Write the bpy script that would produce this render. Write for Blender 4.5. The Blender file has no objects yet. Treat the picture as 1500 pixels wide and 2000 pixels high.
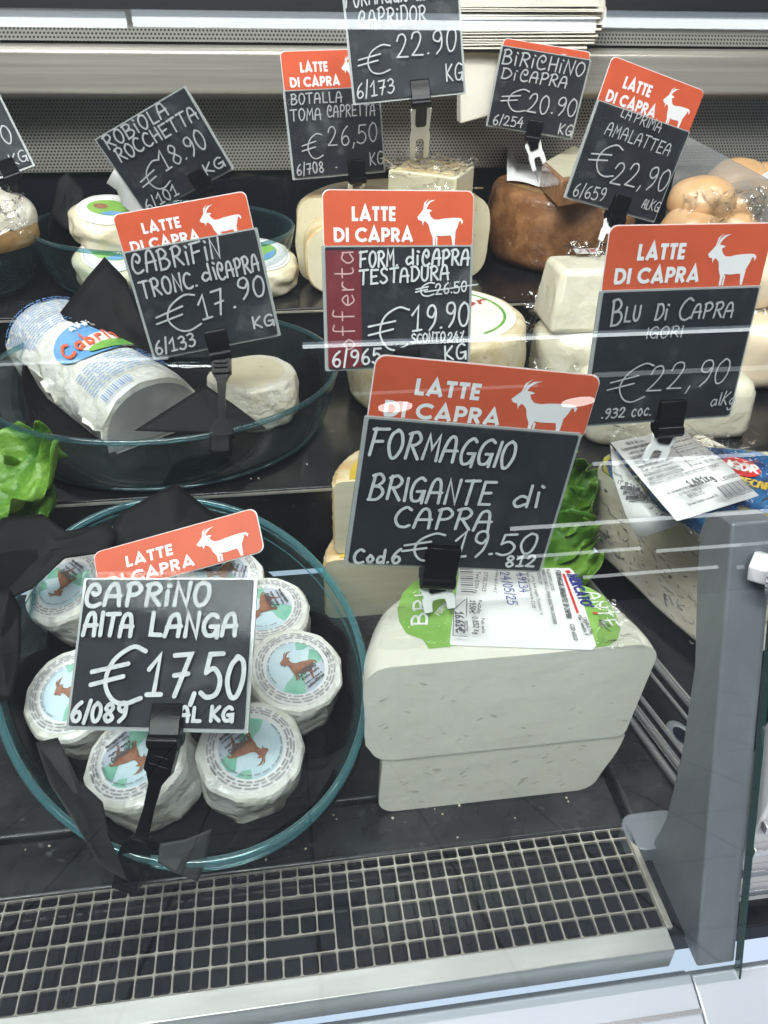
import bpy, math, random
from mathutils import Vector, Matrix, noise as mnoise
R = math.radians
sc = bpy.context.scene
col = sc.collection

# ------------------------------------------------------------------ camera
XW = Vector((0.990, 0.065, 0.121)); UPW = Vector((0.0160, 0.8190, -0.5736))
XW.normalize(); UPW = (UPW - XW * UPW.dot(XW)).normalized(); YW = -UPW.cross(XW)
CAM = Vector((0, 0, .45)); FPX = 1500.0
def ray(px, py):
    c = Vector(((px - 750) / FPX, (1000 - py) / FPX, 1))
    return Vector((XW.dot(c), YW.dot(c), UPW.dot(c)))
def onz(px, py, z):
    d = ray(px, py); return CAM + d * ((z - CAM.z) / d.z)
def ony(px, py, y):
    d = ray(px, py); return CAM + d * (y / d.y)
def atd(px, py, t): return CAM + ray(px, py) * t
cd = bpy.data.cameras.new('camera'); cam = bpy.data.objects.new('camera', cd); col.objects.link(cam)
cd.sensor_fit = 'VERTICAL'; cd.sensor_height = 24; cd.lens = 18; cd.clip_start = .01; cd.clip_end = 400
def w_of(cx, cy, cz): return Vector((XW.dot((cx, cy, cz)), YW.dot((cx, cy, cz)), UPW.dot((cx, cy, cz))))
rx, ry, rz = w_of(1, 0, 0), w_of(0, 1, 0), w_of(0, 0, -1)
cam.matrix_world = Matrix(((rx.x, ry.x, rz.x, 0), (rx.y, ry.y, rz.y, 0), (rx.z, ry.z, rz.z, .45), (0, 0, 0, 1)))
sc.camera = cam
sc.cycles.use_denoising = True
sc.cycles.max_bounces = 12; sc.cycles.transparent_max_bounces = 40
sc.cycles.caustics_reflective = False; sc.cycles.caustics_refractive = False
sc.cycles.sample_clamp_indirect = 4
sc.view_settings.view_transform = 'Standard'; sc.view_settings.look = 'None'
sc.view_settings.exposure = 0; sc.view_settings.gamma = 1

# ------------------------------------------------------------------ world (bright store hall) and lamps
W = bpy.data.worlds.new('World'); sc.world = W; W.use_nodes = True
nt = W.node_tree; bg = nt.nodes['Background']
tc = nt.nodes.new('ShaderNodeTexCoord'); sp = nt.nodes.new('ShaderNodeSeparateXYZ'); cr = nt.nodes.new('ShaderNodeValToRGB')
mr = nt.nodes.new('ShaderNodeMapRange'); mr.inputs[1].default_value = -1; mr.inputs[2].default_value = 1
nt.links.new(tc.outputs['Generated'], sp.inputs[0]); nt.links.new(sp.outputs[2], mr.inputs[0])
nt.links.new(mr.outputs[0], cr.inputs[0]); nt.links.new(cr.outputs[0], bg.inputs[0])
e = cr.color_ramp.elements
e[0].position = 0; e[0].color = (1.0, 1.2, 1.5, 1); e[1].position = 1; e[1].color = (.25, .26, .28, 1)
for p_, c_ in ((.29, (.62, .74, .92)), (.36, (.24, .285, .355)), (.42, (.12, .14, .17)), (.49, (.07, .08, .095)), (.56, (.045, .05, .058)), (.7, (.09, .095, .105))):
    k = e.new(p_); k.color = (*c_, 1)
bg.inputs[1].default_value = 0.75
def area(name, loc, target, sx, sy, power, color=(1, .97, .93)):
    l = bpy.data.lights.new(name, 'AREA'); l.shape = 'RECTANGLE'; l.size = sx; l.size_y = sy; l.energy = power; l.color = color
    o = bpy.data.objects.new(name, l); col.objects.link(o); o.location = loc
    o.rotation_euler = (Vector(target) - Vector(loc)).to_track_quat('-Z', 'Y').to_euler(); return o
area('case_lamp', (.05, .44, 1.04), (.05, .54, .1), 1.7, .10, 13)
area('front_fill', (-.6, -.9, 2.3), (.05, .5, .1), 2.6, .5, 120, (1, .99, .97))  # added fill that brightens front faces, not one of the ceiling strips

# ------------------------------------------------------------------ materials
def nd(nt, t, **kw):
    n = nt.nodes.new(t)
    for k, v in kw.items(): setattr(n, k, v)
    return n
def mat(name, c, rough=.5, metal=0, c2=None, vscale=20, vlo=.4, vhi=.6, bump=0, bscale=60, bdist=.001, coat=0, coatr=.1, coatbump=0,
        cscale=40, sss=0, spec=.5, stretch=(1, 1, 1), rvar=0, c3=None, s3=200, t3=(.62, .66), alpha=1, detail=4, trans=0, coord='Object', sssr=.004):
    m = bpy.data.materials.new(name); m.use_nodes = True; n = m.node_tree; b = n.nodes['Principled BSDF']
    b.inputs['Base Color'].default_value = (*c, 1); b.inputs['Roughness'].default_value = rough; b.inputs['Metallic'].default_value = metal
    b.inputs['Specular IOR Level'].default_value = spec
    tcn = nd(n, 'ShaderNodeTexCoord'); mp = nd(n, 'ShaderNodeMapping'); mp.inputs['Scale'].default_value = stretch
    n.links.new(tcn.outputs[coord], mp.inputs[0])
    def noise(scale, det=detail):
        t = nd(n, 'ShaderNodeTexNoise'); t.inputs['Scale'].default_value = scale; t.inputs['Detail'].default_value = det
        n.links.new(mp.outputs[0], t.inputs['Vector']); return t.outputs[0]
    last = None
    if c2:
        r = nd(n, 'ShaderNodeValToRGB'); r.color_ramp.elements[0].position = vlo; r.color_ramp.elements[1].position = vhi
        r.color_ramp.elements[0].color = (*c, 1); r.color_ramp.elements[1].color = (*c2, 1)
        n.links.new(noise(vscale), r.inputs[0]); last = r.outputs[0]
        if c3:
            mx = nd(n, 'ShaderNodeMix', data_type='RGBA'); rr = nd(n, 'ShaderNodeMapRange')
            rr.inputs[1].default_value, rr.inputs[2].default_value = t3
            n.links.new(noise(s3, 3), rr.inputs[0]); n.links.new(rr.outputs[0], mx.inputs[0]); n.links.new(last, mx.inputs[6])
            mx.inputs[7].default_value = (*c3, 1); last = mx.outputs[2]
        n.links.new(last, b.inputs['Base Color'])
    if rvar:
        rr = nd(n, 'ShaderNodeMapRange'); rr.inputs[1].default_value = .3; rr.inputs[2].default_value = .7
        rr.inputs[3].default_value = max(0, rough - rvar); rr.inputs[4].default_value = rough + rvar
        n.links.new(noise(vscale * 1.7), rr.inputs[0]); n.links.new(rr.outputs[0], b.inputs['Roughness'])
    if bump:
        bp = nd(n, 'ShaderNodeBump'); bp.inputs['Strength'].default_value = bump; bp.inputs['Distance'].default_value = bdist
        n.links.new(noise(bscale, 6), bp.inputs['Height']); n.links.new(bp.outputs[0], b.inputs['Normal'])
    if coat:
        b.inputs['Coat Weight'].default_value = coat; b.inputs['Coat Roughness'].default_value = coatr
        if coatbump:
            bp = nd(n, 'ShaderNodeBump'); bp.inputs['Strength'].default_value = coatbump; bp.inputs['Distance'].default_value = .003
            n.links.new(noise(cscale, 3), bp.inputs['Height']); n.links.new(bp.outputs[0], b.inputs['Coat Normal'])
    if sss:
        b.inputs['Subsurface Weight'].default_value = sss; b.inputs['Subsurface Scale'].default_value = sssr
        b.inputs['Subsurface Radius'].default_value = (1, .8, .5)
    if alpha < 1: b.inputs['Alpha'].default_value = alpha
    if trans: b.inputs['Transmission Weight'].default_value = trans
    return m
def glass(name, tint=(1, 1, 1), ior=1.45, rough=.0, gain=1.0, base=0.0, bump=0, bscale=30, diffuse=0, bdist=.003, scol=(.6, .66, .72), edge=0):
    m = bpy.data.materials.new(name); m.use_nodes = True; n = m.node_tree
    for x in list(n.nodes):
        if x.type != 'OUTPUT_MATERIAL': n.nodes.remove(x)
    out = n.nodes['Material Output']
    t = nd(n, 'ShaderNodeBsdfTransparent'); t.inputs[0].default_value = (*tint, 1)
    g = nd(n, 'ShaderNodeBsdfGlossy'); g.inputs['Roughness'].default_value = rough
    f = nd(n, 'ShaderNodeLayerWeight'); f.inputs[0].default_value = .5; F0 = ((ior - 1) / (ior + 1)) ** 2
    pw = nd(n, 'ShaderNodeMath', operation='POWER'); pw.inputs[1].default_value = 5; n.links.new(f.outputs['Facing'], pw.inputs[0])
    mm = nd(n, 'ShaderNodeMath', operation='MULTIPLY_ADD'); mm.inputs[1].default_value = gain * (1 - F0); mm.inputs[2].default_value = base + F0 * gain; mm.use_clamp = True
    n.links.new(pw.outputs[0], mm.inputs[0])
    mx = nd(n, 'ShaderNodeMixShader'); n.links.new(mm.outputs[0], mx.inputs[0]); n.links.new(t.outputs[0], mx.inputs[1]); n.links.new(g.outputs[0], mx.inputs[2])
    last = mx.outputs[0]
    if bump:
        tcn = nd(n, 'ShaderNodeTexCoord'); no = nd(n, 'ShaderNodeTexNoise'); no.inputs['Scale'].default_value = bscale; no.inputs['Detail'].default_value = 4
        n.links.new(tcn.outputs['Object'], no.inputs['Vector'])
        bp = nd(n, 'ShaderNodeBump'); bp.inputs['Strength'].default_value = bump; bp.inputs['Distance'].default_value = bdist
        n.links.new(no.outputs[0], bp.inputs['Height']); n.links.new(bp.outputs[0], g.inputs['Normal']); n.links.new(bp.outputs[0], f.inputs['Normal'])
    if diffuse or edge:  # diffuse share of colour mixed over the clear glass
        d = nd(n, 'ShaderNodeBsdfDiffuse'); d.inputs[0].default_value = (*scol, 1)
        m2 = nd(n, 'ShaderNodeMixShader'); m2.inputs[0].default_value = diffuse
        if edge:
            p3 = nd(n, 'ShaderNodeMath', operation='POWER'); p3.inputs[1].default_value = 3; n.links.new(f.outputs['Facing'], p3.inputs[0])
            q3 = nd(n, 'ShaderNodeMath', operation='MULTIPLY_ADD'); q3.inputs[1].default_value = edge; q3.inputs[2].default_value = diffuse; n.links.new(p3.outputs[0], q3.inputs[0]); n.links.new(q3.outputs[0], m2.inputs[0])
        n.links.new(last, m2.inputs[1]); n.links.new(d.outputs[0], m2.inputs[2]); last = m2.outputs[0]
    n.links.new(last, out.inputs[0]); return m
def emit(name, c, s):
    m = bpy.data.materials.new(name); m.use_nodes = True; b = m.node_tree.nodes['Principled BSDF']
    b.inputs['Base Color'].default_value = (0, 0, 0, 1); b.inputs['Emission Color'].default_value = (*c, 1); b.inputs['Emission Strength'].default_value = s
    return m
M = {}
M['slate'] = mat('slate', (.016, .018, .024), .6, c2=(.032, .035, .042), vscale=38, vlo=.35, vhi=.75, c3=(.115, .12, .13), s3=42, t3=(.56, .86), spec=.2)
M['acrylic'] = mat('acrylic', (.40, .42, .42), .2, coat=.5, coatr=.05)
M['sleeve'] = glass('sleeve', (.985, .99, .99), 1.35, .06, .25)
M['card'] = mat('card', (.60, .104, .046), .42, c2=(.56, .096, .044), vscale=40, spec=.25)
M['maroon'] = mat('maroon', (.155, .017, .026), .45, c2=(.20, .03, .04), vscale=90, vlo=.5, vhi=.8)
M['white_print'] = mat('white_print', (.78, .78, .80), .5)
M['ink'] = mat('ink', (.58, .60, .62), .7, c2=(.42, .43, .45), vscale=260, vlo=.45, vhi=.8)
M['thin_ink'] = mat('thin_ink', (.36, .37, .39), .7, c2=(.48, .49, .51), vscale=260, vlo=.45, vhi=.8)
M['pale_pink'] = mat('pale_pink', (.60, .38, .38), .6)
M['black_plastic'] = mat('black_plastic', (.004, .004, .005), .22, spec=.16, bump=.06, bscale=500)
M['white_plastic'] = mat('white_plastic', (.78, .79, .80), .35)
M['pin'] = mat('pin', (.45, .45, .46), .3, metal=1)
M['steel'] = mat('steel', (.55, .52, .46), .36, metal=.6, c2=(.40, .375, .335), vscale=5, stretch=(.5, 5, 40), vlo=.3, vhi=.7, bump=.05, bscale=300, rvar=.06)
M['alu'] = mat('alu', (.70, .69, .67), .38, metal=.85, c2=(.80, .79, .78), vscale=14, stretch=(1, 4, 4), rvar=.06)
M['grille_metal'] = mat('grille_metal', (.56, .52, .46), .36, metal=.6, c2=(.34, .31, .27), vscale=90, vlo=.4, vhi=.75)
M['bumper'] = mat('bumper', (.40, .44, .49), .18, c2=(.36, .40, .45), vscale=6, metal=.15, coat=.4)
M['bracket'] = mat('bracket', (.20, .215, .24), .36, metal=.2, c2=(.225, .24, .265), vscale=16, stretch=(9, 9, .5), vlo=.35, vhi=.7, rvar=.08)
M['deck'] = mat('deck', (.006, .006, .008), .20, c2=(.014, .014, .016), vscale=16, rvar=.09, c3=(.05, .05, .05), s3=120, t3=(.66, .8), bump=.05, bscale=90)
M['deck_worn'] = mat('deck_worn', (.012, .012, .014), .32, c2=(.03, .03, .033), vscale=30, rvar=.12, c3=(.10, .10, .10), s3=170, t3=(.64, .8), bump=.08, bscale=150)
M['pan'] = mat('pan', (.010, .011, .015), .10, c2=(.016, .017, .021), vscale=50, rvar=.05)
M['black_back'] = mat('black_back', (.006, .007, .010), .08, c2=(.008, .010, .014), vscale=8)
M['paper_black'] = mat('paper_black', (.007, .007, .0075), .6, spec=.12, c2=(.010, .010, .0105), vscale=40, bump=.15, bscale=120)
M['paper_lit'] = mat('paper_lit', (.030, .030, .032), .6, c2=(.040, .040, .042), vscale=40, spec=.4)  # lit copy of the black paper, the light put into its colour
M['bowl'] = glass('bowl', (.93, .97, .975), 1.5, .01, 1.1, edge=.07, diffuse=.006, scol=(.25, .50, .56))
M['bowl_front'] = glass('bowl_front', (.93, .97, .98), 1.5, .01, 1.1, edge=.10, diffuse=.006, scol=(.25, .52, .58))
M['worktop'] = mat('worktop', (.16, .16, .16), .35, metal=.3, c2=(.12, .12, .12), vscale=4)
M['film_shiny'] = glass('film_shiny', (.97, .98, .97), 1.5, .10, 2.2, .03, bump=1, bscale=45, bdist=.01)
M['rim_lit'] = glass('rim_lit', (.40, .72, .76), 1.5, .03, 1.5, .04, diffuse=.12, edge=.22, scol=(.32, .66, .72))  # front rim glass with the light piped in it put into the teal
M['rim'] = glass('rim', (.52, .72, .76), 1.5, .03, 1.3, .03, diffuse=.07, scol=(.20, .38, .43))  # dimmer copy of the rim colour for the other bowls
M['pane'] = glass('pane', (.93, .955, .95), 1.5, 0, 1.1, diffuse=.004)
M['pane_edge'] = mat('pane_edge', (.006, .035, .03), .12, coat=1, coatr=.03)
M['film'] = glass('film', (.97, .98, .97), 1.5, .10, 1.2, .0, bump=1, bscale=45, bdist=.01)
M['brigante'] = mat('brigante', (.80, .78, .70), .36, c2=(.76, .74, .65), vscale=24, vlo=.3, vhi=.75, bump=.35, bscale=40, bdist=.0035, coat=.9, coatr=.07, coatbump=.7, cscale=70, sss=.35)
M['eye'] = mat('eye', (.52, .50, .41), .5)
M['tile'] = mat('tile', (.46, .52, .62), .32, c2=(.52, .58, .68), vscale=1.5)
M['rind_pale'] = mat('rind_pale', (.76, .71, .58), .35, c2=(.72, .67, .52), vscale=40, bump=.3, bscale=70, coat=1, coatr=.08, coatbump=.5, cscale=60, sss=.3)
M['wheel_rind'] = mat('wheel_rind', (.55, .45, .27), .55, c2=(.66, .58, .42), vscale=60, c3=(.42, .32, .17), s3=120, t3=(.6, .75), bump=.8, bscale=220, bdist=.001, coat=.5, coatr=.15, coatbump=.5)
M['toma_rind'] = mat('toma_rind', (.58, .40, .18), .5, c2=(.70, .58, .36), vscale=40, bump=.5, bscale=120, bdist=.001, coat=.6, coatr=.15, coatbump=.4)
M['toma_paste'] = mat('toma_paste', (.74, .68, .50), .45, c2=(.70, .64, .45), vscale=40, c3=(.55, .46, .28), s3=160, t3=(.68, .72), bump=.3, bscale=120, coat=.5, coatr=.12, coatbump=.3, sss=.25)
M['brown_rind'] = mat('brown_rind', (.23, .095, .034), .45, c2=(.36, .17, .066), vscale=60, c3=(.45, .33, .22), s3=190, t3=(.64, .74), bump=1, bscale=190, bdist=.001, coat=1, coatr=.1, coatbump=.6, cscale=90)
M['brown_top'] = mat('brown_top', (.30, .16, .05), .45, c2=(.42, .27, .11), vscale=50, bump=.3, bscale=90, coat=.8, coatr=.12, coatbump=.5)
M['white_cheese'] = mat('white_cheese', (.72, .69, .57), .35, c2=(.66, .63, .50), vscale=30, vlo=.35, vhi=.7, bump=.7, bscale=60, bdist=.004, coat=.6, coatr=.12, coatbump=.25, sss=.35)
M['basket_rind'] = mat('basket_rind', (.62, .42, .19), .5, c2=(.74, .62, .40), vscale=60, bump=.8, bscale=140, bdist=.0015, coat=.6, coatr=.15, coatbump=.5)
M['basket_paste'] = mat('basket_paste', (.75, .70, .55), .45, c2=(.70, .65, .49), vscale=14, stretch=(1, 1, 9), bump=.25, bscale=120, sss=.3)
M['blue_paste'] = mat('blue_paste', (.80, .75, .65), .42, c2=(.70, .63, .51), vscale=28, c3=(.16, .17, .15), s3=75, t3=(.645, .70), bump=.5, bscale=90, bdist=.0015, coat=.8, coatr=.12, coatbump=.3, stretch=(1, 1, 2.2), sss=.2)
M['scamorza'] = mat('scamorza', (.64, .38, .18), .45, c2=(.70, .48, .28), vscale=22, coat=.6, coatr=.18, coatbump=1, cscale=55, sss=.2)
M['cream'] = mat('cream', (.72, .60, .43), .4, c2=(.74, .64, .50), vscale=20, coat=1, coatr=.1, coatbump=.5, sss=.2)
M['wrap_paper'] = mat('wrap_paper', (.74, .74, .71), .4, c2=(.64, .64, .57), vscale=34, bump=1, bscale=85, bdist=.004, coat=.7, coatr=.14, coatbump=1, cscale=90, sss=.15)
M['bloom'] = mat('bloom', (.80, .77, .68), .55, c2=(.72, .67, .55), vscale=45, bump=1, bscale=120, bdist=.004, coat=.5, coatr=.15, coatbump=.4, sss=.25)
M['robiola'] = mat('robiola', (.74, .69, .54), .5, c2=(.68, .60, .42), vscale=30, bump=.8, bscale=70, bdist=.003, coat=.8, coatr=.1, coatbump=.7, sss=.25)
M['label_white'] = mat('label_white', (.80, .80, .80), .4, coat=.3, coatr=.15)
M['napkin'] = mat('napkin', (.76, .72, .64), .7, c2=(.70, .66, .58), vscale=30)
M['sky_blue'] = mat('sky_blue', (.52, .68, .76), .4, c2=(.60, .74, .80), vscale=60)
M['hill_green'] = mat('hill_green', (.20, .50, .38), .4, c2=(.28, .56, .44), vscale=90)
M['grey_blue'] = mat('grey_blue', (.50, .55, .64), .4)
M['goat_brown'] = mat('goat_brown', (.25, .10, .055), .5, c2=(.33, .16, .10), vscale=200)
M['text_grey'] = mat('text_grey', (.09, .09, .10), .5)
M['vein'] = mat('vein', (.20, .205, .19), .5, c2=(.38, .37, .34), vscale=120)
M['text_mid'] = mat('text_mid', (.25, .25, .26), .5)
M['lime'] = mat('lime', (.22, .44, .08), .4, c2=(.27, .49, .11), vscale=50, coat=.5, coatr=.1)
M['pen_blue'] = mat('pen_blue', (.05, .07, .30), .5)
M['navy'] = mat('navy', (.03, .03, .20), .4)
M['red'] = mat('red', (.62, .03, .03), .4)
M['print_blue'] = mat('print_blue', (.12, .30, .58), .4, c2=(.16, .35, .62), vscale=60)
M['print_pale'] = mat('print_pale', (.14, .28, .58), .45)
M['print_green'] = mat('print_green', (.10, .30, .06), .4, c2=(.2, .42, .08), vscale=90)
M['print_red'] = mat('print_red', (.70, .12, .05), .4)
M['yellow'] = mat('yellow', (.70, .50, .05), .35, c2=(.62, .42, .04), vscale=60, coat=.5)
M['foil'] = mat('foil', (.02, .07, .25), .22, metal=.3, c2=(.05, .22, .50), vscale=55, c3=(.60, .55, .10), s3=45, t3=(.54, .62), coat=1, coatr=.06, coatbump=1, cscale=70)
M['foil_cut'] = mat('foil_cut', (.26, .26, .26), .5, c2=(.34, .34, .335), vscale=30, bump=.3, bscale=60)
M['lettuce'] = mat('lettuce', (.055, .17, .014), .42, c2=(.14, .29, .035), vscale=30, bump=.7, bscale=110, bdist=.004, coat=.08, coatr=.3, sss=.15)
M['wine_print'] = mat('wine_print', (.36, .05, .06), .5)
M['chrome'] = mat('chrome', (.75, .75, .77), .18, metal=.85)
M['dark_wall'] = mat('dark_wall', (.012, .014, .018), .35, c2=(.022, .024, .028), vscale=2)
M['hall_dark'] = mat('hall_dark', (.05, .055, .06), .5)
M['knob_white'] = mat('knob_white', (.62, .64, .66), .4)
M['knob_grey'] = mat('knob_grey', (.16, .18, .21), .3)
M['next_case'] = mat('next_case', (.55, .58, .60), .3, c2=(.62, .65, .67), vscale=7)

# ------------------------------------------------------------------ mesh helpers
class MB:
    def __init__(s): s.v = []; s.f = []; s.z = 0.0
    def add(s, vs, fs):
        o = len(s.v); s.v += [Vector(x) for x in vs]; s.f += [tuple(i + o for i in f) for f in fs]; return s
    def box(s, c, d, m=None):
        x, y, z = (k / 2 for k in d); c = Vector(c)
        vs = [Vector((a * x, b * y, e_ * z)) for e_ in (-1, 1) for a, b in ((-1, -1), (1, -1), (1, 1), (-1, 1))]
        vs = [c + (m @ v if m else v) for v in vs]
        return s.add(vs, [(3, 2, 1, 0), (4, 5, 6, 7), (0, 1, 5, 4), (1, 2, 6, 5), (2, 3, 7, 6), (3, 0, 4, 7)])
    def prism(s, pts, a, b, fm=None):
        """2-D outline extruded from height a to b; fm(x, y, h) places it"""
        fm = fm or (lambda x, y, h: Vector((x, y, h))); n = len(pts)
        vs = [fm(x, y, a) for x, y in pts] + [fm(x, y, b) for x, y in pts]
        return s.add(vs, [tuple(range(n))[::-1], tuple(range(n, 2 * n))] + [(i, (i + 1) % n, n + (i + 1) % n, n + i) for i in range(n)])
    def loft(s, rings, closed=True, caps=True):
        n = len(rings[0]); vs = [p for r in rings for p in r]; fs = []
        for k in range(len(rings) - 1):
            for i in range(n if closed else n - 1):
                j = (i + 1) % n; fs.append((k * n + i, k * n + j, (k + 1) * n + j, (k + 1) * n + i))
        if caps: fs += [tuple(range(n))[::-1], tuple(range((len(rings) - 1) * n, len(rings) * n))]
        return s.add(vs, fs)
    def tube(s, path, r, n=10, caps=True):
        path = [Vector(p) for p in path]; rings = []; rr = r if isinstance(r, (list, tuple)) else [r] * len(path)
        up = None
        for i, p in enumerate(path):
            t = (path[min(i + 1, len(path) - 1)] - path[max(i - 1, 0)]).normalized()
            if up is None: up = t.orthogonal().normalized()
            up = (up - t * up.dot(t)).normalized(); b = t.cross(up)
            rings.append([p + (up * math.cos(2 * math.pi * k / n) + b * math.sin(2 * math.pi * k / n)) * rr[i] for k in range(n)])
        return s.loft(rings, True, caps)
    def lathe(s, prof, n=48, a0=0, a1=2 * math.pi, fr=None, c=(0, 0, 0)):
        """profile (r, z); partial sweeps get flat closing faces; fr(r, a, z) -> r"""
        c = Vector(c); full = abs(a1 - a0 - 2 * math.pi) < 1e-6; rings = []
        for k in range(n if full else n + 1):
            a = a0 + (a1 - a0) * k / n
            rings.append([c + Vector(((fr(r, a, z) if fr else r) * math.cos(a), (fr(r, a, z) if fr else r) * math.sin(a), z)) for r, z in prof])
        m = len(prof); vs = [p for r in rings for p in r]; fs = []; K = len(rings)
        for k in range(K if full else K - 1):
            j = (k + 1) % K
            for i in range(m - 1): fs.append((k * m + i, j * m + i, j * m + i + 1, k * m + i + 1))
        s.add(vs, fs)
        if not full:
            for k in (0, K - 1):
                ids = [p for p in rings[k]]
                if k == 0: ids = ids[::-1]
                s.add(ids, [tuple(range(m))])
        return s
    def stroke(s, pts, w, fm, cap='round', taper=False):
        P = [Vector(p) for p in pts]; Q = [P[0]]
        for p in P[1:]:
            if (p - Q[-1]).length > 1e-7: Q.append(p)
        if len(Q) == 1: Q.append(Q[0] + Vector((w * .05, 0)))
        h = w / 2; n = len(Q); L = []; Rr = []
        if cap == 'square':
            Q[0] = Q[0] + (Q[0] - Q[1]).normalized() * 0; Q[-1] = Q[-1]
        s.z += 3e-6
        for i in range(n):
            d0 = (Q[i] - Q[i - 1]).normalized() if i else (Q[1] - Q[0]).normalized()
            d1 = (Q[i + 1] - Q[i]).normalized() if i < n - 1 else d0
            n0 = Vector((-d0.y, d0.x)); n1 = Vector((-d1.y, d1.x)); b = n0 + n1
            b = n0 if b.length < .2 else b.normalized()
            k = h / max(.45 if cap == 'round' else .3, b.dot(n0))
            L.append(Q[i] + b * k); Rr.append(Q[i] - b * k)
        zz = [s.z + 1.0e-6 * i for i in range(n)]; s.z += 1.0e-6 * n
        vs = [fm(p.x, p.y, z) for p, z in zip(L, zz)] + [fm(p.x, p.y, z) for p, z in zip(Rr, zz)]
        s.add(vs, [(i, n + i, n + i + 1, i + 1) for i in range(n - 1)])
        if cap == 'round':
            for c, d, z in ((Q[0], (Q[0] - Q[1]).normalized(), zz[0]), (Q[-1], (Q[-1] - Q[-2]).normalized(), zz[-1])):
                t = Vector((-d.y, d.x)); arc = [c + (t * math.cos(a) + d * math.sin(a)) * h for a in [math.pi * k / 6 for k in range(7)]]
                s.add([fm(p.x, p.y, z) for p in arc], [tuple(range(7))[::-1]])
        return s
    def poly(s, pts, fm):
        s.z += 4e-6
        ar = sum(pts[i][0] * pts[(i + 1) % len(pts)][1] - pts[(i + 1) % len(pts)][0] * pts[i][1] for i in range(len(pts)))
        if ar < 0: pts = pts[::-1]
        return s.add([fm(x, y, s.z) for x, y in pts], [tuple(range(len(pts)))])
    def tf(s, m): s.v = [m @ v for v in s.v]; return s
LOC = {}
def link(name, mb, material, parent=None, smooth=40, bevel=0, sub=0, solid=0):
    me = bpy.data.meshes.new(name); off = LOC.get(parent.name, Vector()) if parent else Vector()
    me.from_pydata([tuple(v - off) for v in mb.v], [], mb.f); me.update()
    if smooth:
        me.shade_smooth(); me.set_sharp_from_angle(angle=R(smooth))
    me.materials.append(M[material] if isinstance(material, str) else material)
    o = bpy.data.objects.new(name, me); col.objects.link(o)
    if parent: o.parent = parent; LOC[o.name] = off
    else: LOC[o.name] = Vector()
    if solid: d = o.modifiers.new('s', 'SOLIDIFY'); d.thickness = solid; d.offset = 0
    if bevel: d = o.modifiers.new('b', 'BEVEL'); d.width = bevel; d.segments = 3; d.limit_method = 'ANGLE'; d.angle_limit = R(35)
    if sub: d = o.modifiers.new('u', 'SUBSURF'); d.levels = sub; d.render_levels = sub
    return o
def tag(o, label=None, cat=None, group=None, kind=None):
    if label: o['label'] = label
    if cat: o['category'] = cat
    if group: o['group'] = group
    if kind: o['kind'] = kind
    return o
def thing(name, label, cat, loc=(0, 0, 0), group=None):
    o = bpy.data.objects.new(name, None); col.objects.link(o); o.location = loc; o.empty_display_size = .02
    LOC[o.name] = Vector(loc); return tag(o, label, cat, group)
def rrect(x0, y0, x1, y1, r, n=5, corners=(1, 1, 1, 1)):
    pts = []
    for (cx, cy, a), on in zip(((x1 - r, y0 + r, -90), (x1 - r, y1 - r, 0), (x0 + r, y1 - r, 90), (x0 + r, y0 + r, 180)), corners):
        if on: pts += [(cx + r * math.cos(R(a + 90 * k / n)), cy + r * math.sin(R(a + 90 * k / n))) for k in range(n + 1)]
        else: pts.append(((x1 if a in (-90, 0) else x0), (y0 if a in (-90, 180) else y1)))
    return pts
def ell(cx, cy, rx, ry, n=32, rot=0):
    return [(cx + rx * math.cos(t) * math.cos(rot) - ry * math.sin(t) * math.sin(rot), cy + rx * math.cos(t) * math.sin(rot) + ry * math.sin(t) * math.cos(rot)) for t in [2 * math.pi * k / n for k in range(n)]]
def nz(v, s, seed=0.0): return mnoise.noise(Vector(v) * s + Vector((seed, seed * 1.7, -seed)))

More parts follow.
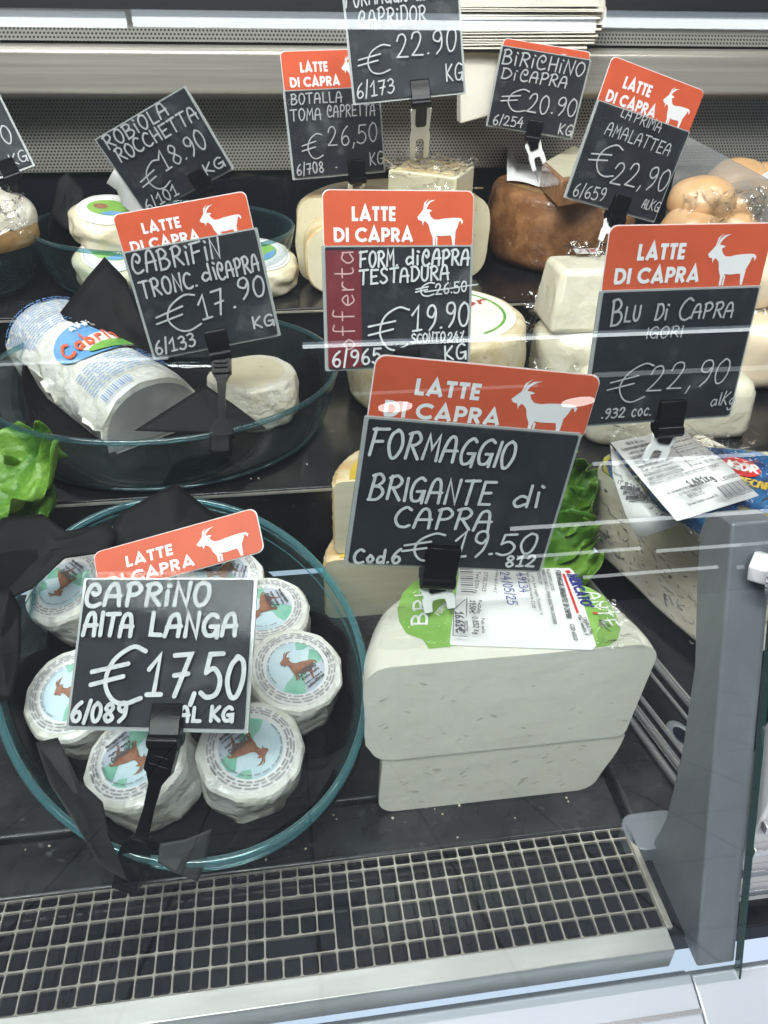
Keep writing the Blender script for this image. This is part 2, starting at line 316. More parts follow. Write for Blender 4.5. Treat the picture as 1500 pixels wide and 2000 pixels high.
# ------------------------------------------------------------------ stroke lettering
G = {
 'A': 's 0,0 .05,.5 .15,.88 .31,1 .45,.88 .53,.5 .56,0|l .03,.42 .62,.45', 'B': 'l .05,0 .08,1|s .0,.95 .3,1.02 .5,.8 .35,.58 .12,.52|s .15,.53 .45,.5 .6,.26 .4,.02 .02,-.02',
 'C': 's .56,.87 .36,1 .12,.8 .02,.42 .15,.08 .4,0 .6,.1', '@': 's .25,.62 .36,.52 .5,.66 .46,.9 .26,1 .07,.75 .01,.35 .14,.05 .36,0 .58,.1',
 'D': 'l .05,1 .07,0|s 0,1 .35,1 .58,.65 .55,.3 .3,.02 .04,0', 'E': 'l .58,.98 .08,.98 .09,.02 .58,.03|l .09,.5 .48,.53', 'F': 'l .06,0 .08,1|l -.02,.95 .62,1.02|l .08,.5 .48,.54',
 'G': 's .55,.88 .35,1 .1,.8 .02,.4 .15,.05 .4,.02 .54,.2 .57,.45|l .3,.42 .6,.43 .6,-.06', 'H': 'l .05,1 .06,0|l .52,1 .53,0|l .05,.48 .53,.52', 'I': 'l .05,1 .06,0',
 'i': 'l .06,.64 .08,0|l .09,.92 .15,.87', 'K': 'l .06,1 .07,0|l .52,.95 .1,.45 .57,0', 'L': 'l .06,1 .08,.02 .5,.0', 'M': 'l .02,0 .08,1 .3,.45 .54,1 .62,0', 'N': 'l .04,0 .07,1 .5,0 .55,1.03',
 'O': 's .3,1 .08,.82 .02,.4 .2,0 .42,.05 .57,.45 .5,.85 .3,1 .22,.97', 'P': 'l .07,0 .09,1|s 0,.93 .33,1.03 .55,.78 .4,.52 .1,.46', 'R': 'l .07,0 .09,1|s 0,.93 .33,1.03 .54,.8 .4,.56 .12,.5|l .22,.5 .6,0',
 'S': 's .52,.9 .3,1 .08,.85 .15,.6 .42,.42 .5,.15 .25,-.02 .02,.1', 'T': 'l .3,1 .29,0|l -.02,.97 .6,1', 'U': 's .04,1 .04,.3 .25,0 .48,.25 .5,1', 'V': 'l 0,1 .28,0 .56,1', 'Z': 'l .05,1 .55,1 .05,0 .58,0',
 'Q': 's .3,1 .08,.82 .02,.4 .2,0 .42,.05 .57,.45 .5,.85 .3,1|l .35,.25 .6,-.05',
 '0': 's .26,1 .07,.8 .02,.4 .16,.02 .36,.05 .49,.45 .44,.85 .26,1 .2,.97', '1': 'l .04,.66 .36,1 .28,0|l .08,0 .5,.02', '2': 's .05,.72 .15,.95 .38,.98 .48,.72 .3,.35 .04,.04|l .04,.04 .56,.0',
 '3': 's .05,.9 .3,1 .48,.8 .32,.57 .2,.53|s .2,.53 .48,.48 .52,.2 .28,-.02 .02,.08', '4': 'l .35,1 .02,.35 .55,.38|l .42,.65 .4,-.08', '5': 'l .52,1 .12,1 .08,.55|s .08,.55 .3,.65 .52,.4 .45,.08 .2,-.02 .0,.08',
 '6': 's .45,1 .2,.75 .05,.35 .15,.03 .35,0 .5,.2 .4,.45 .2,.45 .07,.25', '7': 'l .02,.98 .5,1 .22,0|l .1,.48 .5,.52', '8': 's .28,.52 .08,.75 .25,1 .45,.8 .28,.52 .05,.25 .25,-.02 .5,.2 .28,.52',
 '9': 's .45,.72 .3,.52 .08,.65 .12,.93 .35,1 .47,.75 .42,.3 .2,-.02', '€': 's .92,.93 .68,1 .36,.78 .25,.42 .38,.1 .62,0 .9,.1|l 0,.58 .62,.70|l -.02,.38 .56,.49', '/': 'l .25,1.15 .05,-.1',
 '.': 'l .05,.03 .09,.04', ',': 'l .1,.06 .02,-.2', '%': 'l .42,1 .08,0|l .08,.85 .12,.86|l .42,.12 .46,.12', '-': 'l .05,.45 .4,.47', "'": 'l .08,1.05 .05,.8', '+': 'l 0,.4 .4,.4|l .2,.6 .2,.2', ':': 'l .05,.05 .07,.05|l .05,.5 .07,.5',
 'd': 's .4,.4 .2,.5 .03,.25 .15,0 .38,.15|l .42,1 .43,0', 'a': 's .4,.45 .2,.52 .03,.25 .15,0 .38,.15|l .42,.5 .44,0', 'l': 'l .05,1 .06,0', 'g': 's .4,.45 .2,.52 .03,.25 .2,.02 .4,.3|s .42,.5 .42,-.2 .2,-.4 .02,-.25',
 'c': 's .38,.42 .2,.52 .03,.25 .18,0 .4,.08', 'o': 's .22,.52 .03,.28 .2,0 .42,.25 .24,.52 .18,.5', 'f': 's .42,.95 .24,1 .18,.8 .18,0|l .02,.55 .36,.55', 'e': 's .04,.28 .42,.3 .25,.54 .04,.3 .2,0 .42,.08',
 'r': 'l .05,.52 .06,0|s .06,.3 .2,.52 .36,.5', 't': 's .15,.85 .15,.15 .25,0 .36,.05|l .0,.52 .34,.52', 'n': 'l .05,.52 .06,0|s .06,.3 .2,.52 .36,.45 .38,0', 'b': 'l .05,1 .06,0|s .06,.3 .22,.52 .42,.28 .25,0 .06,.15', 'u': 's .05,.52 .06,.1 .2,0 .36,.2 .38,.52|l .38,.52 .4,0',
}
def cat_rom(p, sub=5):
    p = [Vector(x) for x in p]; q = [p[0] * 2 - p[1]] + p + [p[-1] * 2 - p[-2]]; o = []
    for i in range(1, len(q) - 2):
        a, b, c, d = q[i - 1:i + 3]
        for k in range(sub):
            t = k / sub; o.append(.5 * ((2 * b) + (c - a) * t + (2 * a - 5 * b + 4 * c - d) * t * t + (3 * b - a - 3 * c + d) * t ** 3))
    return o + [p[-1]]
GL = {}
for ch, s_ in G.items():
    L_ = []
    for part in s_.split('|'):
        p = [tuple(map(float, t.split(','))) for t in part[2:].split()]
        L_.append(('s' if part[0] == 's' else 'l', p))
    GL[ch] = (L_, max(x for k, p in L_ for x, y in p))
def text(mb, s, p0, p1, h, w, fm, seed=1, jit=.035, slant=.05, gap=.2, upper=False, sub=5):
    """single-stroke lettering along p0-p1, h = cap height, w = pen width"""
    rnd = random.Random(seed); p0 = Vector(p0); p1 = Vector(p1); d = p1 - p0; Ln = d.length; d = d / Ln; nrm = Vector((-d.y, d.x))
    adv = 0; items = []
    for ch in s:
        if ch == ' ': adv += .42; continue
        g = GL.get(ch) or GL.get(ch.upper()) or GL['-']
        low = ch not in GL and ch.islower()
        k = .78 if low else 1
        items.append((adv, g[0], k)); adv += g[1] * k + gap
    sx = Ln / max(adv - gap, .1)
    for a, g, k in items:
        jy = rnd.uniform(-jit, jit) * h; js = 1 + rnd.uniform(-jit, jit) * 1.5; jl = slant + rnd.uniform(-jit, jit) * 1.2
        for kind, p in g:
            q = [(x * k + rnd.uniform(-jit, jit) * .5, y * k * js + rnd.uniform(-jit, jit) * .5) for x, y in p]
            if kind == 's' and len(q) > 2 and sub > 1: q = cat_rom(q, sub)
            P = [p0 + d * ((a + x) * sx + y * h * jl) + nrm * (y * h + jy) for x, y in [(v[0], v[1]) for v in q]]
            mb.stroke(P, w, fm)
# heavy geometric capitals of the printed card
def arc(cx, cy, rx, ry, a0, a1, n=14): return [(cx + rx * math.cos(R(a0 + (a1 - a0) * k / n)), cy + ry * math.sin(R(a0 + (a1 - a0) * k / n))) for k in range(n + 1)]
T_ = .235
BG = {'L': ([[(.1, 1), (.1, .1), (.46, .1)]], .46), 'A': ([[(.09, 0), (.43, .93), (.77, 0)], [(.2, .25), (.66, .25)]], .86), 'T': ([[(0, .9), (.54, .9)], [(.27, .85), (.27, 0)]], .54),
      'E': ([[(.48, .9), (.1, .9), (.1, .1), (.48, .1)], [(.1, .5), (.45, .5)]], .48), 'D': ([[(.1, .1), (.1, .9), (.26, .9)] + arc(.3, .5, .36, .4, 88, -88) + [(.26, .1), (.05, .1)]], .76), 'I': ([[(.1, 1), (.1, 0)]], .2),
      'C': ([arc(.5, .5, .4, .4, 42, 318, 20)], .82), 'P': ([[(.1, 0), (.1, .9), (.28, .9)] + arc(.3, .67, .22, .23, 88, -88, 10) + [(.1, .44)]], .6), 'R': ([[(.1, 0), (.1, .9), (.28, .9)] + arc(.3, .68, .22, .22, 88, -88, 10) + [(.1, .46)], [(.28, .46), (.56, 0)]], .64),
      'M': ([[(.1, 0), (.16, .95), (.45, .2), (.74, .95), (.8, 0)]], .9), 'O': ([arc(.5, .5, .4, .4, 90, 452, 28)], 1.0), "'": ([[(.1, 1.05), (.06, .75)]], .2), 'B': ([[(.1, .1), (.1, .9), (.28, .9)] + arc(.3, .7, .18, .2, 88, -88, 8) + [(.1, .5)], [(.1, .5), (.3, .5)] + arc(.32, .3, .2, .2, 88, -88, 8) + [(.05, .1)]], .58),
      'G': ([arc(.5, .5, .4, .4, 42, 350, 20) + [(.52, .45)]], .92), 'N': ([[(.1, 0), (.1, .95), (.6, .05), (.6, 1)]], .7)}
def bold(mb, s, x0, x1, y0, h, fm, t=T_, slant=0):
    adv = 0; it = []
    for ch in s:
        if ch == ' ': adv += .36; continue
        g = BG[ch]; it.append((adv, g[0])); adv += g[1] + .10
    k = (x1 - x0) / (adv - .10)
    for a, ls in it:
        for l in ls: mb.stroke([(x0 + (a + x) * k + y * h * slant, y0 + y * h) for x, y in l], t * h, fm, 'square')
GOAT = [(792, 443), (808, 425), (826, 403), (848, 400), (866, 402), (880, 408), (862, 417), (871, 438), (888, 454), (915, 456), (945, 450), (1000, 446), (1035, 446), (1052, 449), (1064, 463), (1057, 482), (1050, 464), (1041, 462), (1033, 490), (1018, 522), (1009, 540), (1009, 558), (1017, 596), (1004, 596), (998, 560), (993, 541), (975, 541), (935, 544), (905, 541), (899, 560), (897, 596), (886, 596), (884, 552), (869, 520), (860, 484), (846, 468), (836, 462), (828, 474), (826, 488), (819, 462), (801, 458)]
HORNS = [[(833, 402), (841, 377), (862, 356), (898, 350), (872, 362), (853, 382), (845, 403)], [(826, 402), (833, 366), (860, 344), (845, 362), (836, 384), (832, 402)], [(903, 547), (913, 548), (911, 596), (903, 596)], [(1020, 520), (1008, 540), (1010, 596), (1016, 596)]]
GOAT = [((x - 258) / 864, -(y - 305) / 864) for x, y in GOAT]; HORNS = [[((x - 258) / 864, -(y - 305) / 864) for x, y in h] for h in HORNS]
# ------------------------------------------------------------------ the counter and what belongs to it
TL = math.tan(R(21))
def gy(z): return .175 + (z + .03) * TL
def xform(pts, x0, x1, name, m, parent, **kw):      # outline in (Y, Z) extruded along X
    mb = MB(); mb.prism([(y, z) for y, z in pts][::-1], x0, x1, lambda y, z, h: Vector((h, y, z))); return link(name, mb, m, parent, **kw)
ct = thing('display_counter', 'refrigerated cheese counter with black stepped shelves and brushed steel back ledge', 'counter', (0, .552, 0))
def bx(name, x0, x1, y0, y1, z0, z1, m, parent=ct, bevel=.0015, **kw):
    mb = MB().box(((x0 + x1) / 2, (y0 + y1) / 2, (z0 + z1) / 2), (x1 - x0, y1 - y0, z1 - z0)); return link(name, mb, m, parent, bevel=bevel, **kw)
bx('shelf', -1.0, 1.3, .552, .815, .0, .09, 'deck')
bx('shelf', -1.0, 1.3, .818, 1.082, .0, .15, 'deck')
bx('shelf_edge_strip', -1.0, .9, .5500, .5515, .0865, .0885, 'grille_metal', bevel=0)
bx('shelf_edge_strip', -1.0, .9, .8125, .8145, .1470, .1488, 'grille_metal', bevel=0)
bx('base_pan', -1.0, 1.3, .2005, .549, -.03, -.012, 'pan')
bx('black_back_panel', -1.0, 1.4, 1.083, 1.10, .10, .238, 'black_back', bevel=0)
M['perf'] = mat('perf', (.50, .49, .47), .35, metal=.9)
n = M['perf'].node_tree; b = n.nodes['Principled BSDF']; tcn = nd(n, 'ShaderNodeTexCoord'); sep = nd(n, 'ShaderNodeSeparateXYZ'); n.links.new(tcn.outputs['Object'], sep.inputs[0])
def mth(op, a, bb=None, c=None):
    t = nd(n, 'ShaderNodeMath', operation=op)
    for i, v in enumerate((a, bb, c)):
        if v is None: continue
        if isinstance(v, (int, float)): t.inputs[i].default_value = v
        else: n.links.new(v, t.inputs[i])
    return t.outputs[0]
row = mth('MULTIPLY', sep.outputs[2], 1 / .0037); rowi = mth('FLOOR', row); sh = mth('MULTIPLY', mth('MODULO', mth('ABSOLUTE', rowi), 2), .5)
fx = mth('SUBTRACT', mth('FRACT', mth('ADD', mth('MULTIPLY', sep.outputs[0], 1 / .0043), sh)), .5); fz = mth('SUBTRACT', mth('FRACT', row), .5)
dd = mth('SQRT', mth('ADD', mth('MULTIPLY', fx, fx), mth('MULTIPLY', fz, fz))); hole = mth('LESS_THAN', dd, .30)
mx = nd(n, 'ShaderNodeMix', data_type='RGBA'); n.links.new(hole, mx.inputs[0]); mx.inputs[6].default_value = (.36, .345, .315, 1); mx.inputs[7].default_value = (.01, .01, .01, 1)
n.links.new(mx.outputs[2], b.inputs['Base Color']); n.links.new(mth('SUBTRACT', .5, mth('MULTIPLY', hole, .5)), b.inputs['Metallic'])
bx('perforated_panel', -1.0, 1.4, 1.075, 1.10, .240, .345, 'perf', bevel=.001)
xform([(1.03, .328), (1.025, .334), (1.025, .374), (1.03, .380), (1.10, .384), (1.10, .328)], -1.0, 1.4, 'steel_ledge', 'steel', ct, bevel=.002, smooth=30)
xform([(1.04, .3835), (1.055, .396), (1.12, .398), (1.12, .386)], -1.0, 1.4, 'air_outlet_strip', 'perf', ct, smooth=30)
xform([(1.122, .386), (1.122, .400), (1.20, .408), (1.20, .386)], -1.0, 1.4, 'rear_worktop', 'worktop', ct)
fr_ = xform([(.2005, -.004), (.2005, .0025), (.1885, .0015), (.1875, -.0005), (.1870, -.016), (.1985, -.018)], -1.0, .1995, 'front_rail', 'alu', ct, bevel=.0004, smooth=25)
xform([(.1850, -.018), (.1800, -.013), (.1700, -.0165), (.150, -.025), (.110, -.048), (.07, -.085), (.06, -.16), (.186, -.16)], -1.0, .2085, 'bumper_panel', 'bumper', ct, bevel=.001, smooth=50)
xform([(.1850, -.020), (.1800, -.0145), (.1700, -.018), (.150, -.0265), (.110, -.0495), (.07, -.0865), (.06, -.16), (.186, -.16)], .2097, 1.0, 'bumper_panel', 'bumper', ct, bevel=.001, smooth=50)
xform([(.1645, -.0186), (.1645, -.0178), (.1625, -.0186), (.1625, -.0194)], -1.0, .2085, 'bumper_trim', 'chrome', ct, smooth=0)
bx('rear_wall', -2.2, 2.6, 1.302, 1.33, -.1, 1.2, 'dark_wall', bevel=0)

tr = thing('black_tray', 'wide black plastic deck tray under the round wrapped cheeses and white wedge', 'tray', (0, .43, -.010))
mb = MB().box((-.2485, .4275, -.005), (.903, .2405, .010)); link('tray_plate', mb, 'deck_worn', tr, bevel=.0025)
mb = MB().box((-.2485, .2855, -.0055), (.903, .0385, .010)); link('front_lip', mb, 'deck_worn', tr, bevel=.0025)
tr = thing('black_tray', 'narrow black deck tray at the foot of the grey glass bracket', 'tray', (.35, .43, -.010))
mb = MB().box((.4565, .4075, -.005), (.497, .2805, .010)); link('tray_plate', mb, 'deck_worn', tr, bevel=.0025)

# air grille: one lattice of rounded openings
gr = thing('air_grille', 'chrome lattice air intake grille along the front edge of the deck', 'grille', (0, .233, -.003))
mb = MB(); px_, py_ = .0100, .01135; w_ = .0009; x0g = .2000; ny = 6; nx = 68; rc = .0014; y0g = .2016
broken = {(12, 3), (12, 2), (13, 3), (14, 3), (15, 3), (12, 1), (13, 1), (14, 1), (15, 1)}
def cell(i, j, i2=None, j2=None, wx=w_, wy=w_):
    i2 = i if i2 is None else i2; j2 = j if j2 is None else j2
    X1 = x0g - i * px_; X0 = x0g - (i2 + 1) * px_; Y0 = y0g + j * py_; Y1 = min(Y0 + py_ * (j2 - j + 1), .2655)
    a = rrect(X0 + wx / 2, Y0 + wy / 2, X1 - wx / 2, Y1 - wy / 2, rc, 3)
    oc = [(X1, Y0), (X1, Y1), (X0, Y1), (X0, Y0)]; m = len(a) // 4
    for z, up in ((0, 1),):
        vs = [Vector((x, y, z)) for x, y in a] + [Vector((x, y, z)) for x, y in oc] + [Vector((x, y, -.0022)) for x, y in a]
        fs = []; N = len(a)
        for q in range(4):
            for k in range(m - 1): fs.append((N + q, q * m + k + 1, q * m + k))
            fs.append((N + q, N + (q + 1) % 4, ((q + 1) % 4) * m, q * m + m - 1))
        for k in range(N): fs.append((k, (k + 1) % N, N + 4 + (k + 1) % N, N + 4 + k))
        mb.add(vs, fs)
skip = set()
for i2 in range(nx):
    for j2 in range(ny):
        if (i2, j2) in skip: continue
        if (i2, j2) == (19, 1): cell(19, 1, 22, 1); skip |= {(20, 1), (21, 1), (22, 1)}; continue
        if (i2, j2) == (18, 1): cell(18, 1, 18, 3); skip |= {(18, 2), (18, 3)}; continue
        if (i2, j2) == (20, 3): cell(20, 3, 21, 3); skip |= {(21, 3)}; continue
        cell(i2, j2)
link('lattice', mb, 'grille_metal', gr, smooth=0)
mb = MB().box((.2022, .2335, -.0005), (.004, .066, .003)); link('end_strip', mb, 'grille_metal', gr, bevel=.0006)

gp = thing('front_glass', 'clear leaning front pane of the counter with a dark green cut edge', 'glass pane', (0, gy(-.03), -.03))
def pane_pt(x, z, t): return Vector((x, gy(z) - t * .005, z))
mb = MB(); mb.loft([[pane_pt(x, z, t) for z, t in ((-.03, 0), (.62, 0), (.62, 1), (-.03, 1))] for x in (-1.0, .2358)], True, False); link('pane', mb, 'pane', gp, smooth=0)
mb = MB(); mb.loft([[pane_pt(x, z, t) for z, t in ((-.03, 0), (.62, 0), (.62, 1), (-.03, 1))] for x in (.2360, .2374)], True, True); link('cut_edge', mb, 'pane_edge', gp, smooth=0)

br = thing('glass_bracket', 'tall curved grey bracket that holds the front glass at the end of the counter', 'bracket', (.25, .24, -.02))
rear = [(.262, -.016), (.2535, -.006), (.250, .03), (.257, .084), (.271, .14), (.290, .18), (.302, .209), (.3015, .220), (.296, .2275)]
front = [(gy(.232) + .004, .2315), (gy(.12) + .004, .12), (gy(.03) + .004, .03), (gy(-.016) + .004, -.016)]
xform(rear + front, .215, .2385, 'bracket_plate', 'bracket', br, bevel=.0015, smooth=40)
mb = MB(); mb.prism(rrect(.1995, .248, .24, .274, .010, 6), -.0125, .001); link('foot', mb, 'bracket', br, bevel=.001)
kz = onz(1455, 1097, .205); nrm = Vector((0, -math.cos(R(21)), math.sin(R(21)))); kp = Vector((.236, gy(.215) + .002, .213))
kx = Vector((1, 0, 0)); ku = nrm.cross(kx)
def disc_at(c, ax, r, h0, h1, k, mbx, ph=0, ridg=0):
    s = ax.orthogonal().normalized(); t = ax.cross(s)
    rg = [[c + ax * h + (s * math.cos(2 * math.pi * i / k + ph) + t * math.sin(2 * math.pi * i / k + ph)) * (r * (1 - (ridg if i % 2 else 0))) for i in range(k)] for h in (h0, h1)]
    mbx.loft(rg)
kax = Vector((.62, -.70, .15)).normalized()
kp = Vector((.2275, .268, .2125))
mb = MB(); disc_at(kp, kax, .0085, -.002, .008, 6, mb); sc1 = link('thumb_screw', mb, 'knob_white', br, bevel=.0008)
mb = MB(); disc_at(kp, kax, .0125, .008, .014, 56, mb, ridg=.08); link('knurled_knob', mb, 'knob_grey', sc1, smooth=20)

nc = thing('neighbour_case', 'pale side of the next counter seen beyond the cut edge of the glass', 'counter', (.62, .22, -.02))
bx('side_panel', .2440, 1.0, .2155, .240, -.02, .13, 'next_case', nc)
for k in range(5): bx('side_slat', .2440, 1.0, .2100, .2150, .004 + k * .022, .010 + k * .022, 'chrome', nc, bevel=.0006)

fl = MB()
for i in range(-24, 60):
    for j in range(80):
        fl.add([Vector((x, y, -.95)) for x, y in rrect(i * .60 + .008, -.75 - (j + 1) * .60 + .008, i * .60 + .592, -.75 - j * .60 - .008, .004, 1)], [tuple(range(8))])
tag(link('floor', fl, 'tile', smooth=0), kind='structure')
fg = MB().box((10.8, -25, -.96), (53, 49.6, .012)); tag(link('floor', fg, 'hall_dark', smooth=0), kind='structure')

# hall lamps above and behind the photographer: the bright lines mirrored in the front glass
for k, (xa, xb, y, z, t) in enumerate([(-1.46, -.59, -2.66, 2.9, .050), (-.56, 1.62, -2.65, 2.9, .053), (1.65, 2.91, -2.62, 2.9, .056), (.24, 6.27, -7.11, 2.9, .059), (-3.28, -1.15, -7.29, 2.9, .045), (4.01, 7.28, -8.65, 2.9, .059),
      (6.80, 12.94, -15.68, 2.9, .092), (9.40, 25.58, -31.57, 2.9, .20), (13.56, 21.49, -45, 2.25, .25), (22.5, 35.27, -45, 2.0, .258), (17.61, 26.32, -45, .73, .25), (27.7, 35.04, -45, .60, .258), (.91, 3.37, -9.01, 2.9, .039)]):
    s_ = [14, 14, 14, 10, 5, 2, 5, 6, 5, 5, 5, 5, 1.5][k]
    mm = emit('lamp_glow_%d' % k, (.92, .97, 1), s_)
    if k < 5:
        o = thing('ceiling_light', None, None, ((xa + xb) / 2, y, z))
        link('tube', MB().box(((xa + xb) / 2, y, z - .004), (xb - xa, t * .55, t * .5)), mm, o, smooth=0)
        link('glowing_reflector', MB().box(((xa + xb) / 2, y, z + t * .4), (xb - xa, t * 1.25, t * .3)), emit('reflector_glow_%d' % k, (.75, .88, 1), s_ * .24), o, smooth=0)  # housing given its own glow to soften the tube's mirrored edges
    else: o = link('ceiling_light', MB().box(((xa + xb) / 2, y, z), (xb - xa, t, t * .8)), mm, smooth=0)
    tag(o, 'long strip lamp of the shop ceiling mirrored as a bright line in the front glass', 'ceiling light', 'strip lamps of the shop ceiling')
for p in ((1.565, -9.84, 2.9), (4.33, -10.07, 2.9)):
    mb = MB().lathe([(0, 0), (.24, 0), (.24, .03), (0, .03)], 32, c=p)
    o = link('ceiling_light', mb, emit('spot_glow', (1, .98, .95), 9), smooth=0)
    tag(o, 'round lamp of the shop ceiling mirrored as a bright oval in the front glass', 'ceiling light', 'round lamps of the shop ceiling')

# ------------------------------------------------------------------ oval glass bowls and their black paper
def bowl_fn(a, b, h, fl, T):
    def P(t, th, off=0.0):
        """t 0 centre, .55 base edge, 1 rim, beyond 1 above the rim"""
        if t < .55: k = t / .55; z = 0
        else: k = 1; z = (t - .55) / .45
        e_ = min(1, max(0, z)) ** .7
        ra = (a - fl) + fl * e_ + (fl * .8 * (z - 1) if z > 1 else 0) + off; rb = (b - fl) + fl * e_ + (fl * .8 * (z - 1) if z > 1 else 0) + off
        zz = (z ** 1.25 if z > 0 else 0) * h
        return T @ Vector((ra * k * math.cos(th), rb * k * math.sin(th), zz - h + (0 if off >= 0 else -off * .8 * (1 if t < .55 else .3))))
    return P
def make_bowl(label, a, b, h, fl, ctr, rot, tilt, rimr=.0026, rmat='rim'):
    T = Matrix.Translation(Vector(ctr)) @ Matrix.Rotation(math.atan(tilt), 4, 'X') @ Matrix.Rotation(rot, 4, 'Z')
    P = bowl_fn(a, b, h, fl, T); N = 96
    t = thing('glass_bowl', label, 'bowl', T @ Vector((0, 0, -h)))
    ths = [2 * math.pi * k / N for k in range(N)]; prof = [.02, .3, .5, .55, .62, .7, .8, .9, .985]
    mb = MB(); mb.loft([[P(q, th, .0) for th in ths] for q in prof], True, False); mb.loft([[P(q, th, -.0035) for th in ths] for q in prof], True, False)
    mb.f = [f if i < len(mb.f) // 2 else f[::-1] for i, f in enumerate(mb.f)]
    link('bowl_wall', mb, 'bowl_front' if rmat == 'rim_lit' else 'bowl', t, smooth=60)
    path = [P(1.0, th, -.0018) for th in ths]; mb = MB(); rings = []
    nrm = (T.to_3x3() @ Vector((0, 0, 1))).normalized()
    for i, p in enumerate(path):
        tg = (path[(i + 1) % N] - path[i - 1]).normalized(); s_ = tg.cross(nrm)
        rings.append([p + (s_ * math.cos(2 * math.pi * k / 10) * .85 + nrm * math.sin(2 * math.pi * k / 10)) * rimr for k in range(10)])
    rings.append(rings[0]); mb.loft(rings, True, False); link('rim', mb, rmat, t, smooth=80)
    if rmat == 'rim_lit':  # thin rings drawn in for refraction lines below the rim
        mb = MB()
        for q_, r_ in ((.955, .0009), (.90, .0006)):
            path = [P(q_, th, .0004) for th in ths]; rings = []
            for i, p in enumerate(path):
                tg = (path[(i + 1) % N] - path[i - 1]).normalized(); s_ = tg.cross(nrm)
                rings.append([p + (s_ * math.cos(2 * math.pi * k / 6) + nrm * math.sin(2 * math.pi * k / 6)) * r_ for k in range(6)])
            rings.append(rings[0]); mb.loft(rings, True, False)
        link('refraction_lines', mb, rmat, t, smooth=80)
    mb = MB(); rings = []
    path = [P(.56, th, -.001) for th in ths]
    for i, p in enumerate(path):
        tg = (path[(i + 1) % N] - path[i - 1]).normalized(); s_ = tg.cross(nrm)
        rings.append([p + nrm * .0018 + (s_ * math.cos(2 * math.pi * k / 8) + nrm * math.sin(2 * math.pi * k / 8)) * .0018 for k in range(8)])
    rings.append(rings[0]); mb.loft(rings, True, False); link('foot_ring', mb, 'rim', t, smooth=80)
    return P
def paper(label, P, ext, seed, fold=None, off=-.006):
    """black sheet lying in a bowl: ext(theta) says how far it climbs the wall; fold(theta) > 0 lets it hang over the rim"""
    N, K = 160, 26; rings = []
    for j in range(K + 1):
        rg = []
        for k in range(N):
            th = 2 * math.pi * k / N; e_ = ext(th); q = e_ * j / K
            f = fold(th) if fold else 0
            if f > 0 and q > 1.0:
                u = (q - 1.0) / max(e_ - 1.0, .01); p = P(1.0, th, .006 + u * f * .010); p.z += .004 * math.sin(min(1, u * 3) * math.pi) + .002 - u * f * .040
            else:
                p = P(q, th, off if q < 1.02 else off * .3)
                amp = .004 + .006 * max(0, q - .5)
                p += Vector((nz(p, 22, seed), nz(p, 22, seed + 9), abs(nz(p, 18, seed + 4)) * .9)) * amp
            rg.append(p)
        rings.append(rg)
    mb = MB(); mb.loft(rings[1:], True, False); mb.f.append(tuple(range(N))[::-1])
    return tag(link('black_paper', mb, 'paper_black', smooth=40, solid=.0004), label, 'paper')
def spikes(base, lst):
    def f(th):
        v = base
        for a, w, hgt in lst:
            d = abs((th - R(a) + math.pi) % (2 * math.pi) - math.pi) / R(w)
            if d < 1: v = max(v, base + (hgt - base) * (1 - d * d) ** 1.0)
        return v
    return f
# front, middle, back and far-left bowls
DEG = 180 / math.pi
FB = dict(a=.161, b=.120, h=.055, fl=.028, ctr=(-.081, .398, .068), rot=R(-68.7), tilt=.12, rimr=.0030, rmat='rim_lit')
PF = make_bowl('large oval clear glass bowl with teal rim holding round paper-wrapped cheeses', **FB)
PM = make_bowl('oval clear glass bowl holding the printed half log and a cut white round', .160, .140, .058, .022, (-.106, .675, .150), R(0), .0)
PB = make_bowl('oval glass bowl at the back with small white cheeses under a tilted plain slate', .150, .112, .060, .022, (-.122, .925, .212), R(-12), .0)
PL = make_bowl('glass bowl cut off by the picture edge holding a brown and white cheese', .150, .112, .060, .022, (-.408, .915, .212), R(10), .0)
fw = lambda lst, rot: [(a - rot * DEG, w, h) for a, w, h in lst]
paper('black paper lying flat under the round wrapped cheeses of the front bowl', PF, spikes(.72, fw([(100, 30, .95), (0, 30, .93), (-60, 30, .95), (200, 30, .96), (250, 25, .98)], FB['rot'])), 3.1)
paper('black paper lying under the half log in the middle bowl', PM, spikes(.60, [(120, 24, .98), (150, 20, .98), (20, 20, .93), (285, 15, .85)]), 7.7)
paper('black paper lying under the small white cheeses in the back bowl', PB, spikes(.6, [(150, 20, 1.02), (170, 14, .98), (90, 15, 1.0), (-70, 30, .95)]), 11.3)
def torn(label, pts, seed, sub_=5, amp=.0014, m='paper_black'):
    """one stiff angular piece of paper: outline points (pixel x, pixel y, distance Y) of a fan around its middle"""
    V = [ony(a, b_, y) for a, b_, y in pts]; c = sum(V, Vector()) / len(V); mb = MB(); n_ = len(V); rings = []
    ed = []
    for i in range(n_):
        for q in range(sub_): ed.append(V[i].lerp(V[(i + 1) % n_], q / sub_))
    for k in range(1, 7):
        rings.append([c.lerp(p, k / 6) + Vector((nz(p * (k / 6) + c, 30, seed), nz(p * (k / 6) + c, 30, seed + 3), nz(p * (k / 6) + c, 30, seed + 6))) * amp * (1 if k < 6 else .6) for p in ed])
    mb.loft(rings, True, False); mb.f.append(tuple(range(len(ed)))[::-1])
    return tag(link('black_paper', mb, m, smooth=25, solid=.0004), label, 'paper', None)
torn('pointed black paper corner standing at the back of the front bowl', [(205, 1062, .47), (236, 1000, .49), (345, 944, .515), (392, 982, .51), (470, 1046, .485), (430, 1105, .46), (260, 1110, .455)], 2)
torn('wide black paper sheet rising at the left back of the front bowl', [(-60, 1085, .44), (5, 1012, .47), (82, 1003, .48), (128, 1036, .47), (212, 1024, .475), (228, 1040, .47), (212, 1078, .455), (128, 1090, .45), (62, 1150, .43), (-40, 1200, .42)], 5)
